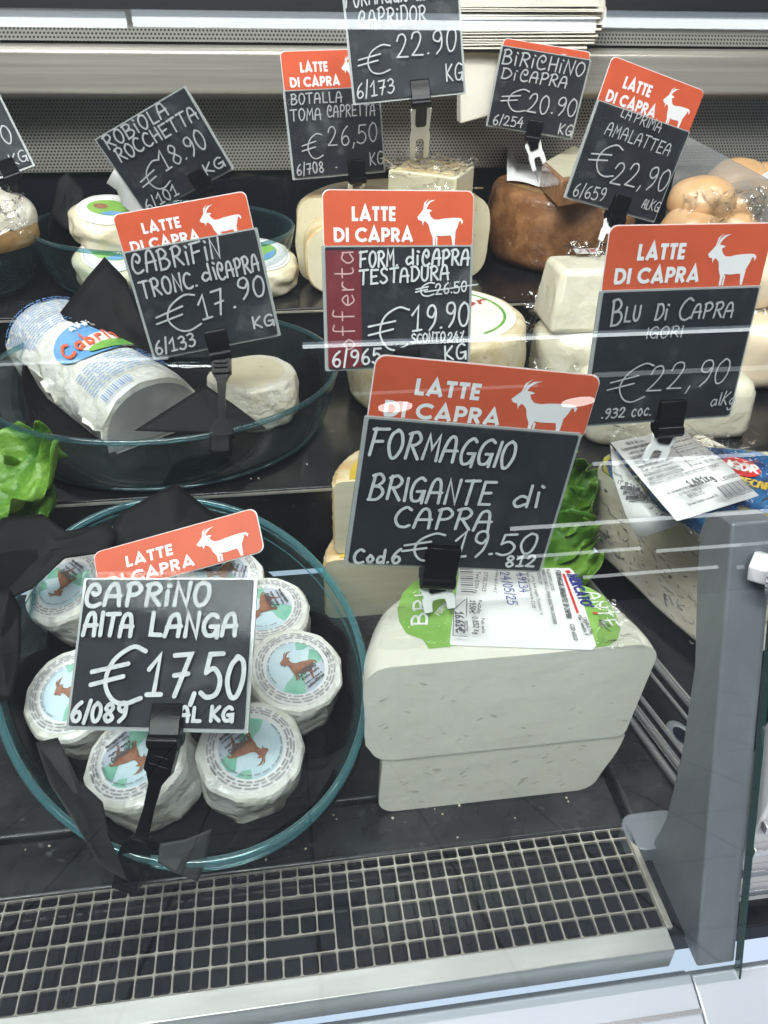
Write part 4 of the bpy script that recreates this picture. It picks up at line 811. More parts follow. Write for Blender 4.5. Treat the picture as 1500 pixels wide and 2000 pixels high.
lo = onz(631, 1120, .035); basket('lower pale cheese half with woven basket rind on the deck behind the largest sign', lo.x + .068, .485, 0, .062, .068, 2)
up_ = ony(648, 900, .492); basket('upper pale cheese half with woven basket rind and yellow label behind the largest sign', up_.x + .066, .492, .0632, .069, .066, 4)

# big wheel with printed top on the middle shelf
WC = (.158, .726); WZ = .174
t = thing('round_cheese', 'whole wheel with grainy yellow rind and printed paper top behind the offer sign', 'cheese', (WC[0], WC[1], .09))
cheese_body('wheel_body', (*WC, 0), profile(.089, .0902, WZ - .0902, .012, .010, .003), 'wheel_rind', None, t, 0, 2 * math.pi, .0012, 4, n=80)
mb = MB(); mb.lathe([(0, WZ), (.078, WZ), (.078, WZ + .0006), (0, WZ + .0006)], 64, c=(*WC, 0)); tl = link('paper_top', mb, 'napkin', t, smooth=20)
mb = MB(); mb.lathe([(.0655, WZ + .0007), (.0655, WZ + .001), (.0685, WZ + .001), (.0685, WZ + .0007)], 48, R(-60), R(55), None, (*WC, 0)); link('green_ring', mb, 'print_green', tl, smooth=0)
mb = MB(); f2 = plane(WZ + .001); text(mb, 'Dor', (.172, .735), (.214, .748), .018, .0034, f2, 4, .02, .3); link('maroon_lettering', mb, 'wine_print', tl, smooth=0)

# half wheel with toma rind at the back
t = thing('toma_half_wheel', 'large pale half wheel with tan rind at the back carrying a wrapped wedge', 'cheese', (.140, .94, .15))
cheese_body('wheel_body', (.140, .905, 0), profile(.112, .1502, .094, .022, .022, .002), 'toma_rind', 'toma_paste', t, 0, math.pi, .0015, 6)
eyes(t, 60, .04, .24, .165, .235, .9042, 12, .0016)
mb = MB(); f2 = plane(.2446)
for k in range(9): text(mb, 'TOMA', (.06 + .022 * k, .925 + .004 * (k % 3)), (.074 + .022 * k, .925 + .004 * (k % 3)), .006, .0014, f2, k, .06)
link('stamped_marks', mb, 'basket_rind', t, smooth=0)
t = thing('toma_slab', 'rounded slab of pale cheese standing in front of the toma half wheel', 'cheese', (.15, .87, .15))
oL = onz(600, 540, .18).x
out = rrect(oL, .1502, oL + .186, .226, .028, 8)
mb = MB(); mb.prism(out[::-1], .858, .902, lambda x, z, h: Vector((x, h, z))); link('slab_body', mb, 'toma_rind', t, bevel=.003)
mb = MB(); mb.add([Vector((.5 * oL * 0 + x, .8573, z)) for x, z in rrect(oL + .0025, .1525, oL + .1835, .2235, .026, 8)], [tuple(range(36))]); link('cut_face', mb, 'toma_paste', t, smooth=0)
eyes(t, 50, oL + .01, oL + .17, .16, .22, .8571, 14, .0014)
t = thing('wrapped_wedge', 'small pale wedge in cling film lying on top of the toma half wheel', 'cheese', (.17, .90, .245))
Q = pz(.283); base_ = [Q(758, 333), Q(892, 349), Q(927, 326), Q(800, 311)]
mb = MB(); mb.prism(base_, .2448, .284); link('wedge_body', mb, 'toma_paste', t, bevel=.002)
mb = MB(); mb.prism([Q(760, 331), Q(890, 345), Q(924, 325), Q(802, 312)], .2841, .2852); link('wedge_rind', mb, 'toma_rind', t, bevel=.0004)
film(t, [(base_[0][0] - .004, base_[0][1] - .004, .286), (base_[1][0], base_[1][1] - .006, .286), (base_[2][0] + .006, base_[2][1] + .004, .287), (base_[3][0], base_[3][1] + .006, .289)], 2, .007)
film(t, [(base_[0][0], base_[0][1] - .002, .25), (base_[1][0] + .001, base_[1][1] - .002, .25), (base_[1][0], base_[1][1] - .003, .285), (base_[0][0], base_[0][1] - .003, .285)], 5, .003)

# brown wheel with a wedge and a paper tag on top
BC = ((onz(972, 440, .2).x + onz(1252, 440, .2).x) / 2, .975); BR = (onz(1252, 440, .2).x - onz(972, 440, .2).x) / 2
t = thing('brown_cheese', 'whole wheel with dark brown rind in cling film on the upper shelf', 'cheese', (*BC, .15))
cheese_body('wheel_body', (*BC, 0), profile(BR, .1502, .092, .020, .014, .004), 'brown_rind', None, t, 0, 2 * math.pi, .002, 5, n=80)
mb = MB(); mb.lathe([(0, .2424), (BR - .016, .2424), (BR - .016, .2432), (0, .2432)], 60, c=(*BC, 0)); link('worn_top', mb, 'brown_top', t)
t = thing('brown_rind_wedge', 'pale wedge with brown rind lying on the dark brown wheel', 'cheese', (BC[0] + .02, BC[1], .2432))
Q = pz(.272); q = [Q(1060, 318), Q(1098, 352), Q(1230, 330), Q(1120, 282)]
mb = MB(); mb.prism(q, .2435, .272); link('wedge_rind', mb, 'brown_rind', t, bevel=.002)
mb = MB(); mb.prism([Q(1066, 317), Q(1100, 347), Q(1222, 328), Q(1120, 286)], .2721, .2727); link('cut_face', mb, 'toma_paste', t, smooth=0)
Q = pz(.246); mb = MB(); rows = []
for k in range(7):
    u = k / 6; a_ = Q(990 + 85 * u, 352 + 14 * u); b_ = Q(988 + 70 * u, 318 + 10 * u)
    rows.append([Vector((a_[0], a_[1], .2455 + .002 * math.sin(u * 5))), Vector((b_[0], b_[1], .2475 + .018 * max(0, 1 - u * 3)))])
mb.loft(rows, False, False); tag(link('paper_tag', mb, 'label_white', solid=.0004), 'blank white paper tag curling up on the dark brown wheel', 'paper tag')

# white blocks on the middle shelf, right
t = thing('white_cheese_round', 'lower rounded white cheese in loose cling film with a green spot, under the tapered block', 'cheese', (.292, .735, .09))
LC = ((onz(1032, 690, .12).x + onz(1215, 690, .12).x) / 2, .735)
cheese_body('cheese_body', (*LC, 0), profile((onz(1215, 690, .12).x - onz(1032, 690, .12).x) / 2 - .003, .0902, .066, .012, .016), 'white_cheese', None, t, 0, 2 * math.pi, .002, 3)
mb = MB(); g_ = onz(1078, 588, .150); mb.lathe([(0, 0), (.011, 0), (.011, .0008), (0, .0008)], 24, c=(g_.x + .002, g_.y, .1563)); link('green_spot', mb, 'lime', t)
film(t, [onz(1026, 640, .14), onz(1040, 760, .10), onz(1150, 780, .10), onz(1120, 660, .145)], 9, .010, 22, 22)
film(t, [onz(1022, 650, .13), onz(1050, 640, .15), onz(1085, 560, .165), onz(1050, 570, .16)], 12, .010)
t = thing('white_cheese_block', 'tapered white cheese block with the LA PRIMA sign stuck in it', 'cheese', (.31, .735, .156))
u0, u1 = ony(1076, 640, .700), ony(1190, 640, .700); v0, v1 = ony(1100, 512, .712), ony(1196, 512, .712)
dp = .066
mb = MB(); mb.loft([[Vector(p) for p in r] for r in ([(u0.x, .700, .157), (u1.x + .03, .700, .157), (u1.x + .03, .700 + dp, .157), (u0.x, .700 + dp, .157)], [(v0.x, .709, .2185), (v1.x + .02, .709, .2185), (v1.x + .02, .709 + dp * .8, .2185), (v0.x, .709 + dp * .8, .2185)])]); link('block_body', mb, 'white_cheese', t, bevel=.006)
lw = onz(1160, 500, .2205); film(t, [(lw.x - .03, lw.y - .006, .221), (lw.x + .012, lw.y - .012, .221), (lw.x + .014, lw.y + .02, .226), (lw.x - .026, lw.y + .02, .224)], 20, .007)
mb = MB(); mb.prism([(lw.x - .018, lw.y + .002), (lw.x + .006, lw.y), (lw.x + .010, lw.y + .018), (lw.x - .016, lw.y + .018)], .2225, .223); l2 = link('paper_label', mb, 'label_white', t, smooth=0)
mb = MB(); text(mb, 'RE', (lw.x - .008, lw.y + .008), (lw.x + .004, lw.y + .006), .008, .0018, plane(.2232), 3); link('red_print', mb, 'red', l2, smooth=0)
t = thing('white_cheese_slab', 'long white cheese slab on the middle shelf behind the wrapped blue cheese', 'cheese', (.37, .63, .09))
xa, xb = onz(1148, 850, .10).x, ony(1478, 780, .60).x
mb = MB(); mb.loft([[Vector((x, y, z)) for x, y in rrect(xa + i_, .588 + i_, xb - i_, .665 - i_, .016, 6)] for z, i_ in ((.0902, .006), (.094, .001), (.10, 0), (.135, .002), (.143, .005), (.147, .011))]); link('slab_body', mb, 'white_cheese', t, smooth=60)
for lbl, cxx, cyy, rr_, z0, hh in (('cream coloured round cheese at the right edge above the white slab', .505, .745, .07, .0902, .075), ('smaller cream round stacked at the right edge behind the BLU Di CAPRA sign', .50, .77, .058, .1655, .055)):
    t = thing('cream_cheese_round', lbl, 'cheese', (cxx, cyy, z0)); cheese_body('cheese_body', (cxx, cyy, 0), profile(rr_, z0, hh, .02, .022), 'cream', None, t, 0, 2 * math.pi, .003, hh * 100)
    film(t, [(cxx - rr_, cyy - rr_ * .6, z0 + hh * .4), (cxx, cyy - rr_, z0 + hh * .3), (cxx, cyy - rr_ * .4, z0 + hh + .004), (cxx - rr_ * .7, cyy, z0 + hh + .003)], hh * 300, .008)
def blob(name, label, c, rx_, ry_, rz_, m, seed, amp=.06, cat='cheese'):
    mb = MB(); n_, k_ = 28, 18; rings = []
    for j in range(k_ + 1):
        ph = math.pi * (j + .02) / (k_ + .04); rings.append([Vector(c) + Vector((rx_ * math.sin(ph) * math.cos(2 * math.pi * i / n_), ry_ * math.sin(ph) * math.sin(2 * math.pi * i / n_), -rz_ * math.cos(ph))) * (1 + amp * nz((math.sin(ph) * math.cos(2 * math.pi * i / n_), math.sin(ph) * math.sin(2 * math.pi * i / n_), math.cos(ph)), 1.6, seed)) for i in range(n_)])
    mb.loft(rings); t = thing(name, label, cat, (c[0], c[1], c[2] - rz_)); link('cheese_body', mb, m, t, smooth=60); return t
sc_ = []
for k, (px_c, py_c, rr_, lbl) in enumerate([(1372, 395, .036, 'front left smoked brown scamorza knob in cling film on the upper shelf'), (1462, 405, .038, 'front right smoked brown scamorza knob in cling film on the upper shelf'), (1345, 448, .030, 'lowest smoked scamorza knob at the left end of its packet'), (1430, 452, .034, 'lower middle smoked scamorza knob partly under the film'), (1440, 358, .034, 'smoked scamorza knob at the back of its packet beside the white tag'), (1500, 370, .036, 'smoked scamorza knob cut by the right picture edge under the white tag')]):
    p = ony(px_c, py_c, [.915, .915, .895, .895, .955, .95][k]); sc_.append((p, blob('scamorza', lbl, p, rr_ * 1.15, rr_, rr_ * .85, 'scamorza', k * 3.3, .10)))
film(sc_[0][1], [ony(1305, 470, .885), ony(1390, 480, .88), ony(1410, 370, .88), ony(1330, 380, .90)], 31, .012, 20, 20)
film(sc_[1][1], [ony(1400, 480, .878), ony(1520, 480, .87), ony(1520, 360, .875), ony(1400, 370, .88)], 33, .012, 20, 20)
mb = MB(); mb.add([ony(1462, 372, .90), ony(1530, 400, .895), ony(1530, 318, .93), ony(1490, 340, .93)], [(0, 1, 2, 3)]); tag(link('paper_tag', mb, 'label_white', smooth=0, solid=.0005), 'white paper tag on the smoked cheeses at the right edge', 'paper tag')
mb = MB(); A, B = ony(1335, 262, .96), ony(1530, 366, .86); mb.add([A, B, Vector((B.x, B.y, .16)), Vector((A.x, A.y, .16))], [(0, 1, 2, 3)]); dv = link('shelf_divider', mb, glass('divider', (.82, .82, .80), 1.5, .15, 1.2, .12, diffuse=.18), smooth=0, solid=.003); tag(dv, 'slanted cloudy acrylic divider beside the smoked cheeses', 'divider')
# supporting tray under the smoked cheeses
t = thing('cheese_tray', 'dark tray that carries the smoked scamorza packet', 'tray', (.56, .93, .15)); bx('tray_plate', .44, .80, .86, 1.0, .1502, .182, 'black_plastic', t, bevel=.004)

# wrapped blue cheese on its angled tray
P0 = Vector((.262, .535, 0)); D = Vector((.050, -.140, 0)).normalized(); NI = Vector((-D.y, D.x, 0)); NI = NI if NI.x > 0 else -NI
def onpl(px, py):
    d = ray(px, py); s_ = (P0 - CAM).dot(NI) / d.dot(NI); p = CAM + d * s_; return ((p - P0).dot(D), p.z)
st = thing('serving_tray', 'glossy dark tray with chrome edge under the blue cheese wedge', 'tray', P0)
E0 = Vector((.2415, .330, 0)); De = Vector((.0105, -.058, 0)).normalized(); Ne = Vector((-De.y, De.x, 0)); Ne = Ne if Ne.x > 0 else -Ne
def tp(s_, t_, z): return E0 + De * s_ + Ne * t_ + Vector((0, 0, z))
mb = MB(); mb.loft([[tp(-.19, .003, z), tp(.075, .003, z), tp(.075, .2, z), tp(-.19, .2, z)] for z in (.0005, .011)]); link('tray_plate', mb, 'black_back', st, bevel=.001)
mb = MB()
for o_, r_, z_ in ((0, .0030, .0031), (.0058, .0036, .0085), (.0122, .0020, .0130), (.034, .0017, .0120), (.0435, .0036, .0135)):
    mb.tube([tp(-.19, o_, z_), tp(.075, o_, z_)], r_, 12)
link('chrome_edge', mb, 'chrome', st, smooth=60)
mb = MB(); 
rg = [[E0 + De * (.012 + (r0 + .0022 * math.cos(R(b))) * math.cos(R(a)) * 1.3) + Ne * (.0215 + (r0 + .0022 * math.cos(R(b))) * math.sin(R(a)) * .8) + Vector((0, 0, .0112 + .0006 * math.sin(R(b)))) for b in range(0, 360, 45)] for a in range(0, 361, 15) for r0 in (.0085,)]
mb.loft(rg, True, False); link('moulded_ring', mb, 'bracket', st, smooth=70)
out = [onpl(*q) for q in [(1170, 903), (1156, 925), (1147, 965), (1139, 1003), (1141, 1035), (1150, 1062), (1170, 1086), (1200, 1112), (1240, 1150), (1275, 1186), (1320, 1226), (1368, 1266), (1420, 1310), (1440, 1180), (1390, 1085), (1340, 1030), (1290, 985), (1230, 940)]]
t = thing('blue_cheese_wedge', 'big grey veined blue goat cheese wedge in its foil and label behind the bracket', 'cheese', P0 + D * .08)
fB = lambda s_, z, h: P0 + D * s_ + NI * h + Vector((0, 0, z))
mb = MB(); mb.prism(out, 0, .12, fB); link('wedge_body', mb, 'blue_paste', t, bevel=.004, smooth=40)
rnd = random.Random(8); mb = MB()
for _ in range(75):
    u = rnd.random(); q = onpl(1150 + 215 * u, 975 + 260 * u + rnd.uniform(-75, 45) * (1 - .2 * u)); a_ = rnd.uniform(-.9, .2); L_ = rnd.uniform(.001, .006); pts = [Vector(q)]
    for k in range(rnd.randint(2, 5)): pts.append(pts[-1] + Vector((math.cos(a_), math.sin(a_))) * L_ * .35); a_ += rnd.uniform(-.8, .8)
    mb.stroke(pts, rnd.uniform(.0004, .0015), lambda s_, z, h: fB(s_, z, -.0012 - h))
link('blue_veins', mb, 'vein', t, smooth=0)
ft = [Vector(p) for p in [onz(1175, 898, .160), onz(1235, 940, .160), onz(1310, 985, .160), onz(1420, 1060, .158), onz(1560, 1075, .158), onz(1560, 880, .165), onz(1330, 858, .166), onz(1195, 880, .163)]]
mb = MB(); mb.prism([(p.x, p.y) for p in ft], .150, .163); link('foil_cover', mb, 'foil', t, bevel=.003)
film(t, [onz(1180, 925, .164), onz(1375, 1085, .158), onz(1480, 870, .165), onz(1200, 838, .166)], 41, .006, 24, 24, m='film')
A = onz(1142, 800, .17)
film(t, [onz(1330, 985, .164), onz(1440, 1100, .158), onz(1560, 900, .166), onz(1340, 848, .166)], 44, .006, 20, 20, m='film')
def sheet(pts3, mname, nm, parent, thick=.0004):
    mb = MB(); mb.loft([[Vector(p) for p in r] for r in pts3], False, False); return link(nm, mb, mname, parent, smooth=60, solid=thick)
l2 = sheet([[onz(1192, 868, .1715), onz(1217, 905, .168)], [onz(1197, 930, .164), onz(1255, 955, .163)], [onz(1222, 1005, .150), onz(1300, 1008, .155)], [onz(1246, 1052, .138), onz(1335, 1022, .148)]], 'label_white', 'back_label', t)
LZ = .1765
l1 = sheet([[onz(1192 + (1332 - 1192) * u, 864 - 26 * u, LZ + .002 * math.sin(u * 3)), onz(1256 + 158 * u, 941 - 40 * u, LZ), onz(1322 + 160 * u, 1018 - 50 * u, LZ - .004)] for u in (0, .25, .5, .75, 1)], 'label_white', 'weight_label', t)
fL = lambda x, y, z: Vector((x, y, LZ + .0016 + z - .004 * max(0, min(1, (.5 - (y - .40) / .1)))))
P = pz(LZ + .001)
def bary(u, v): return (1192 + 140 * u + 130 * v + 20 * u * v, 864 - 26 * u + 154 * v - 24 * u * v)
mb = MB()
def lt(s, u0, u1, v, h, w): text(mb, s, P(*bary(u0, v)), P(*bary(u1, v)), h, w, fL, 3, 0, 0, sub=3)
for k, (s, u0, u1) in enumerate([('BLU di CAPRA', .18, .50), ('FORMAGGIO ERBORINATO', .06, .52), ('LATTE DI CAPRA', .10, .45), ('CONSERVARE AL FRESCO', .08, .50), ('ORIGINE ITALIA', .08, .44), ('Ingredienti latte di capra', .08, .52), ('Keep refrigerated +4 C', .08, .50), ('INFORMAZIONI NUTRIZIONALI', .06, .52), ('CONFEZIONATO IN ATMOSFERA', .06, .52), ('PREZZO E/KG PESO NETTO / NET WEIGHT', .04, .92)]):
    lt(s, u0, u1, .07 + k * .055, .0026 if k else .0034, .00045)
for k, s in enumerate(['Energia 1322 kJ', 'Grassi 27 g', 'di cui acidi grassi 19 g', 'Carboidrati 0 g', 'di cui zuccheri 0 g', 'Fibre 0 g', 'Proteine 19 g', 'Sale 1.9 g']): lt(s, .58, .96, .08 + k * .062, .0024, .0004)
lt('1.481kg', .40, .70, .72, .0062, .0013); lt('L.0245033', .76, .98, .76, .0034, .0006); lt('DA CONSUMARSI PREFERIBILMENTE', .10, .52, .74, .0022, .0004); lt('ENTRO IL / USE BY', .2, .48, .79, .0022, .0004); lt('07.03.25', .28, .46, .845, .0032, .0006); lt('Strada Natale Leonardi 37', .2, .56, .92, .0022, .0004)
for k in range(24):
    u = .62 + .34 * k / 23; mb.stroke([P(*bary(u, .82)), P(*bary(u, .95))], [.0005, .0010, .0004, .0007][k % 4], fL, 'square')
lt('2972782014811', .62, .97, .985, .0026, .0005)
for a_, b_ in (((.56, .05), (.56, .58)), ((.56, .58), (.98, .58)), ((.98, .05), (.98, .58)), ((.56, .05), (.98, .05)), ((.56, .14), (.98, .14)), ((.56, .20), (.98, .20)), ((.56, .32), (.98, .32)), ((.56, .44), (.98, .44))): mb.stroke([P(*bary(*a_)), P(*bary(*b_))], .0004, fL, 'square')
link('label_print', mb, 'text_grey', l1, smooth=0)
mb = MB(); q = [onz(1212, 985, .1565), onz(1300, 1012, .157)]
for k in range(9):
    a_, b_ = onz(1203 + 5.2 * k, 945 + 10.5 * k, .1655 - .0032 * k), onz(1250 + 8 * k, 956 + 6.2 * k, .1655 - .0016 * k)
    a_ = a_.lerp(b_, .06); b_ = a_.lerp(b_, .8 if k % 2 else .92); dv_ = (b_ - a_)
    text(mb, ['IT 0345', 'LATTE INTERO DI CAPRA', 'DIFFERENZIATA', 'DESPOSITARE IN FRIGO', 'PREZZO E/kg', 'DA CONSUMARSI ENTRO', '07.03.25', 'Strada Natale Leonardi', '28062 Cameri (Novara)'][k], (0, 0), (1, 0), .0024 / dv_.length, .0005 / dv_.length, lambda x, y, z, a_=a_, dv_=dv_: a_ + dv_ * x + Vector((.25, .35, .9)) * y * dv_.length + Vector((-.0004, -.0008, .0010)), k, 0, 0, sub=3)
link('back_label_print', mb, 'text_grey', l2, smooth=0)
mb = MB(); fo = plane(.1640); P = pz(.164); mb.poly([P(1448 + 38 * math.cos(a), 912 + 17 * math.sin(a) + .25 * 38 * math.cos(a)) for a in [2 * math.pi * k / 24 for k in range(24)]], fo); od = link('red_oval', mb, 'red', t, smooth=0)
mb = MB(); text(mb, 'IGOR', P(1420, 912), P(1478, 926), .010, .0022, plane(.1645), 2, 0, 0); link('oval_lettering', mb, 'label_white', od, smooth=0)
mb = MB(); text(mb, 'DECAPRI', P(1440, 942), P(1520, 962), .009, .0018, plane(.1640), 2, 0, 0); link('foil_lettering', mb, 'yellow', t, smooth=0)
# ------------------------------------------------------------------ the seven paper-wrapped rounds in the front bowl
RC = .0338; HC = .040
def caprino_mesh(seed):
    mb = MB(); n_ = 96; rings = []
    pg = lambda a, k: math.cos(math.pi / k) / math.cos(((a + seed) % (2 * math.pi / k)) - math.pi / k)
    facet = lambda a, z: .35 + .65 * pg(a + .25 * nz((math.cos(a), math.sin(a), 0), 2, seed), 10) + .03 + .05 * nz((math.cos(a), math.sin(a), z * 40), 2.2, seed) * (1 if z < HC * .9 else .35) - .022 * abs(nz((math.cos(a) * 3, math.sin(a) * 3, z * 30), 2.4, seed + 5)) * (z < HC * .93)
    for r, z in ((.60, 0), (.92, .0006), (.985, .005), (.995, .011), (.99, .017), (1.0, .023), (.99, .029), (1.0, .033), (.985, .0375), (.94, .0395), (.86, .0402), (.5, .0402), (.05, .0402)):
        rg = []
        for k in range(n_):
            a_ = 2 * math.pi * k / n_; rr_ = RC * r * (facet(a_, z) if r > .87 else facet(a_, HC) if r > .6 else 1)
            rg.append(Vector((rr_ * math.cos(a_), rr_ * math.sin(a_), z + (.0012 * nz((math.cos(a_), math.sin(a_), z * 20), 4, seed) if .55 < r < .95 and z > .035 else 0))))
        rings.append(rg)
    mb.loft(rings); return mb
def make_caprino(seed, label):
    t = thing('paper_wrapped_round', label, 'cheese', (0, 0, 0), 'round paper-wrapped goat cheeses in the front bowl')
    link('wrapper', caprino_mesh(seed), 'wrap_paper', t, smooth=28)
    Z = .0408; f0 = plane(Z); mb = MB(); mb.prism(ell(0, 0, .0285, .0285, 48), Z - .0004, Z); lb = link('round_label', mb, 'label_white', t, smooth=20)
    k_ = .0205
    mb = MB(); mb.poly(ell(0, 0, k_, k_, 48), plane(Z + .0002)); link('sky_print', mb, 'sky_blue', lb, smooth=0)
    mb = MB(); f1 = plane(Z + .0005)
    c_ = lambda pts: [((x * k_), (y * k_)) if x * x + y * y <= .995 else (x * k_ / math.hypot(x, y), y * k_ / math.hypot(x, y)) for x, y in pts]
    mb.poly(c_([(-.75, -.66), (-.5, -.40), (-.25, -.30), (-.05, .0), (.2, -.1), (.5, .1), (.75, .5), (.95, .35), (1, -.1), (.6, -.2), (.2, -.4), (0, -.75), (-.1, -.99), (-.4, -.92)]), f1)
    mb.poly(c_([(.30, .62), (.55, .55), (.75, .6), (.80, .60), (.6, .8), (.4, .92)]), f1)
    link('hill_print', mb, 'hill_green', lb, smooth=0)
    mb = MB(); mb.poly(c_([(-.1, -.99), (0, -.75), (.15, -.45), (.35, -.22), (.65, -.15), (1, -.05), (.9, -.45), (.6, -.8), (.3, -.96)]), plane(Z + .0008)); link('rock_print', mb, 'grey_blue', lb, smooth=0)
    mb = MB(); f3 = plane(Z + .0011)
    gx = lambda x, y: ((x - .62 - .20) * 4.0 * k_ + .30 * k_, (y + .05 + .13) * 4.0 * k_ + .14 * k_)
    rot_ = R(-14); rr2 = lambda p: (p[0] * math.cos(rot_) - p[1] * math.sin(rot_), p[0] * math.sin(rot_) + p[1] * math.cos(rot_))
    mb.poly([rr2(gx(x, y)) for x, y in GOAT], f3)
    for h_ in HORNS[:2]: mb.poly([rr2(gx(x, y)) for x, y in h_], f3)
    for h_ in HORNS[2:]: mb.poly([rr2(gx(x, y)) for x, y in h_], f3)
    link('goat_print', mb, 'goat_brown', lb, smooth=0)
    mb = MB(); f4 = plane(Z + .0014)
    text(mb, 'CAPRINO', (-.05 * k_, -.42 * k_), (.66 * k_, -.22 * k_), .0034, .0008, f4, 2, .02, 0, sub=3); text(mb, 'di latte di capra', (.0 * k_, -.56 * k_), (.70 * k_, -.36 * k_), .0020, .0005, f4, 2, 0, 0, sub=3)
    text(mb, "Prodotto e confezionato da", (.02 * k_, -.74 * k_), (.72 * k_, -.54 * k_), .0013, .0003, f4, 2, 0, 0, sub=3); text(mb, "Caseificio dell'Alta Langa", (.06 * k_, -.90 * k_), (.74 * k_, -.66 * k_), .0018, .00045, f4, 2, 0, 0, sub=3)
    link('label_lettering', mb, 'text_grey', lb, smooth=0)
    mb = MB(); rnd = random.Random(5)
    for rr_, st_, hh in ((.0270, 2.0, .0011), (.0251, 2.0, .0011), (.0232, 2.0, .0011), (.0191, 2.8, .0010)):
        a_ = 0.0
        while a_ < 360:
            L_ = rnd.uniform(6, 20)
            if not (rr_ < .02 and 200 < a_ < 340):
                wig = [((rr_ + hh * .45 * (1 if q % 2 else -1)) * math.cos(R(a_ + q * st_ * .42)), (rr_ + hh * .45 * (1 if q % 2 else -1)) * math.sin(R(a_ + q * st_ * .42))) for q in range(max(3, int(L_ / (st_ * .42))))]
                mb.stroke(wig, .00028, f4, 'square')
            a_ += L_ + 2.6
    mb.stroke(ell(.0258, -.004, .0018, .0018, 12), .0003, f4); link('ring_text', mb, 'text_mid', lb, smooth=0)
    return t
def copy_tree(o, mapping=None):
    c = o.copy(); col.objects.link(c)
    for ch in [x for x in bpy.data.objects if x.parent == o]:
        k = copy_tree(ch); k.parent = c
    return c
protos = [make_caprino(1.3, 'x'), make_caprino(4.8, 'x')]
# pixel of the label centre, turn of the label, lean
CP = [(128, 1142, 118, (15, 16), 'wrapped round at the back left of the bowl, beside the red CAPRINO card'),
      (140, 1352, 40, (18, 10), 'wrapped round half behind the lower left corner of the CAPRINO sign'),
      (262, 1478, 196, (10, 14), 'wrapped round at the bowl front directly behind the black clip arm'),
      (490, 1462, 205, (13, -4), 'front right wrapped round whose upside-down goat label shows below the CAPRINO sign'),
      (577, 1306, 22, (13, -8), 'wrapped round at the right of the bowl with its whole goat label showing'),
      (516, 1190, 96, (7, 0), 'wrapped round behind the right edge of the CAPRINO sign, goat label turned on its side'),
      (432, 1122, 60, (10, -8), 'rearmost wrapped round mostly hidden by the red goat card')]
used = [0, 0]
for k, (px_c, py_c, rot, (tx, ty), lbl) in enumerate(CP):
    z = .05
    for _ in range(6):
        p = onz(px_c, py_c, z); z = .0165 + .12 * (p.y - .397) + HC + .0015
    pr_ = k % 2; o = protos[pr_] if not used[pr_] else copy_tree(protos[pr_]); used[pr_] = 1
    m = Matrix.Rotation(R(tx), 4, 'X') @ Matrix.Rotation(R(-ty), 4, 'Y') @ Matrix.Rotation(R(rot), 4, 'Z')
    top = Vector((p.x, p.y, z)); o.matrix_world = Matrix.Translation(top - m.to_3x3() @ Vector((0, 0, HC))) @ m
    o['label'] = lbl

# printed half log and the cut round in the middle bowl
A0, A1 = onz(112, 676, .128), onz(282, 792, .128); ax = (A1 - A0); LL = ax.length + .025; ax.normalize(); A0 = A0 - ax * .009
sd = Vector((-ax.y, ax.x, 0)); sd = sd if sd.x > 0 else -sd; HL, WL = .052, .050; ZB = .1005
tiltl = .02
def logp(u, v, off=0.0):
    ph = v * R(82); p = A0 + ax * (u * LL); sq = 1 - .05 * abs(math.sin(u * 14)) * .3
    return Vector((p.x, p.y, 0)) + sd * (math.sin(ph) * (WL + off) * sq) + Vector((0, 0, ZB + .006 + tiltl * (1 - u) + math.cos(ph) ** .8 * (HL + off) if abs(v) <= 1 else 0))
t = thing('cheese_log', 'half log of cheese in white paper with blue print and red script', 'cheese', Vector((A0.x, A0.y, ZB)) + ax * (LL / 2))
mb = MB(); rings = []
for j in range(29):
    u = j / 28; rg = []; pin = 1 - .10 * max(0, 1 - u / .08) ** 2
    for i in range(33):
        v = -1 + i / 16; p = logp(u, v); q = A0 + ax * (u * LL); cen = Vector((q.x, q.y, ZB + .01)); p = cen + (p - cen) * pin
        lump = max(0, abs(v) - .62) / .38; p += Vector((nz(p, 90, 2), nz(p, 90, 4), nz(p, 90, 6))) * (.0012 + .007 * lump * (1 if v < 0 else .6)); rg.append(p)
    q = A0 + ax * (u * LL)
    for s_ in (.8, .3, -.3, -.8): rg.append(Vector((q.x, q.y, ZB)) + sd * (WL * s_))
    rings.append(rg)
mb.loft(rings); link('paper_wrap', mb, 'wrap_paper', t, smooth=35)
mb = MB(); q = A0 + ax * (LL + .0015); pts = [Vector((q.x, q.y, 0)) + sd * (math.sin(R(a)) * WL * .96) + Vector((0, 0, ZB + .004 + max(0, math.cos(R(a))) ** .8 * HL * .95)) for a in range(-90, 91, 9)]
cen = Vector((q.x, q.y, ZB + .018)) + ax * .0004; mb.add(pts + [cen], [(k, k + 1, len(pts)) for k in range(len(pts) - 1)] + [(len(pts) - 1, 0, len(pts))]); link('foil_end', mb, 'foil_cut', t, smooth=0)
def onlog(off): return lambda x, y, z: logp(y, x, off + z)      # x = around, y = along
def patch(mb, pts_fn, rings_, n_, fm):
    rows = []
    for j in range(rings_ + 1): rows.append([fm(*pts_fn(j / rings_, 2 * math.pi * k / n_), 0) for k in range(n_)])
    mb.loft(rows, True, False)
mb = MB(); patch(mb, lambda r, a: (-.02 + .56 * r * math.cos(a), .535 + .15 * r * math.sin(a)), 6, 40, onlog(.0022)); bl = link('blue_emblem', mb, 'print_blue', t, smooth=80)
mb = MB(); patch(mb, lambda r, a: (.12 + .40 * r * math.cos(a), .595 + (.085 + .02 * math.cos(a)) * r * math.sin(a)), 6, 32, onlog(.0030)); link('pale_emblem', mb, 'label_white', bl, smooth=80)
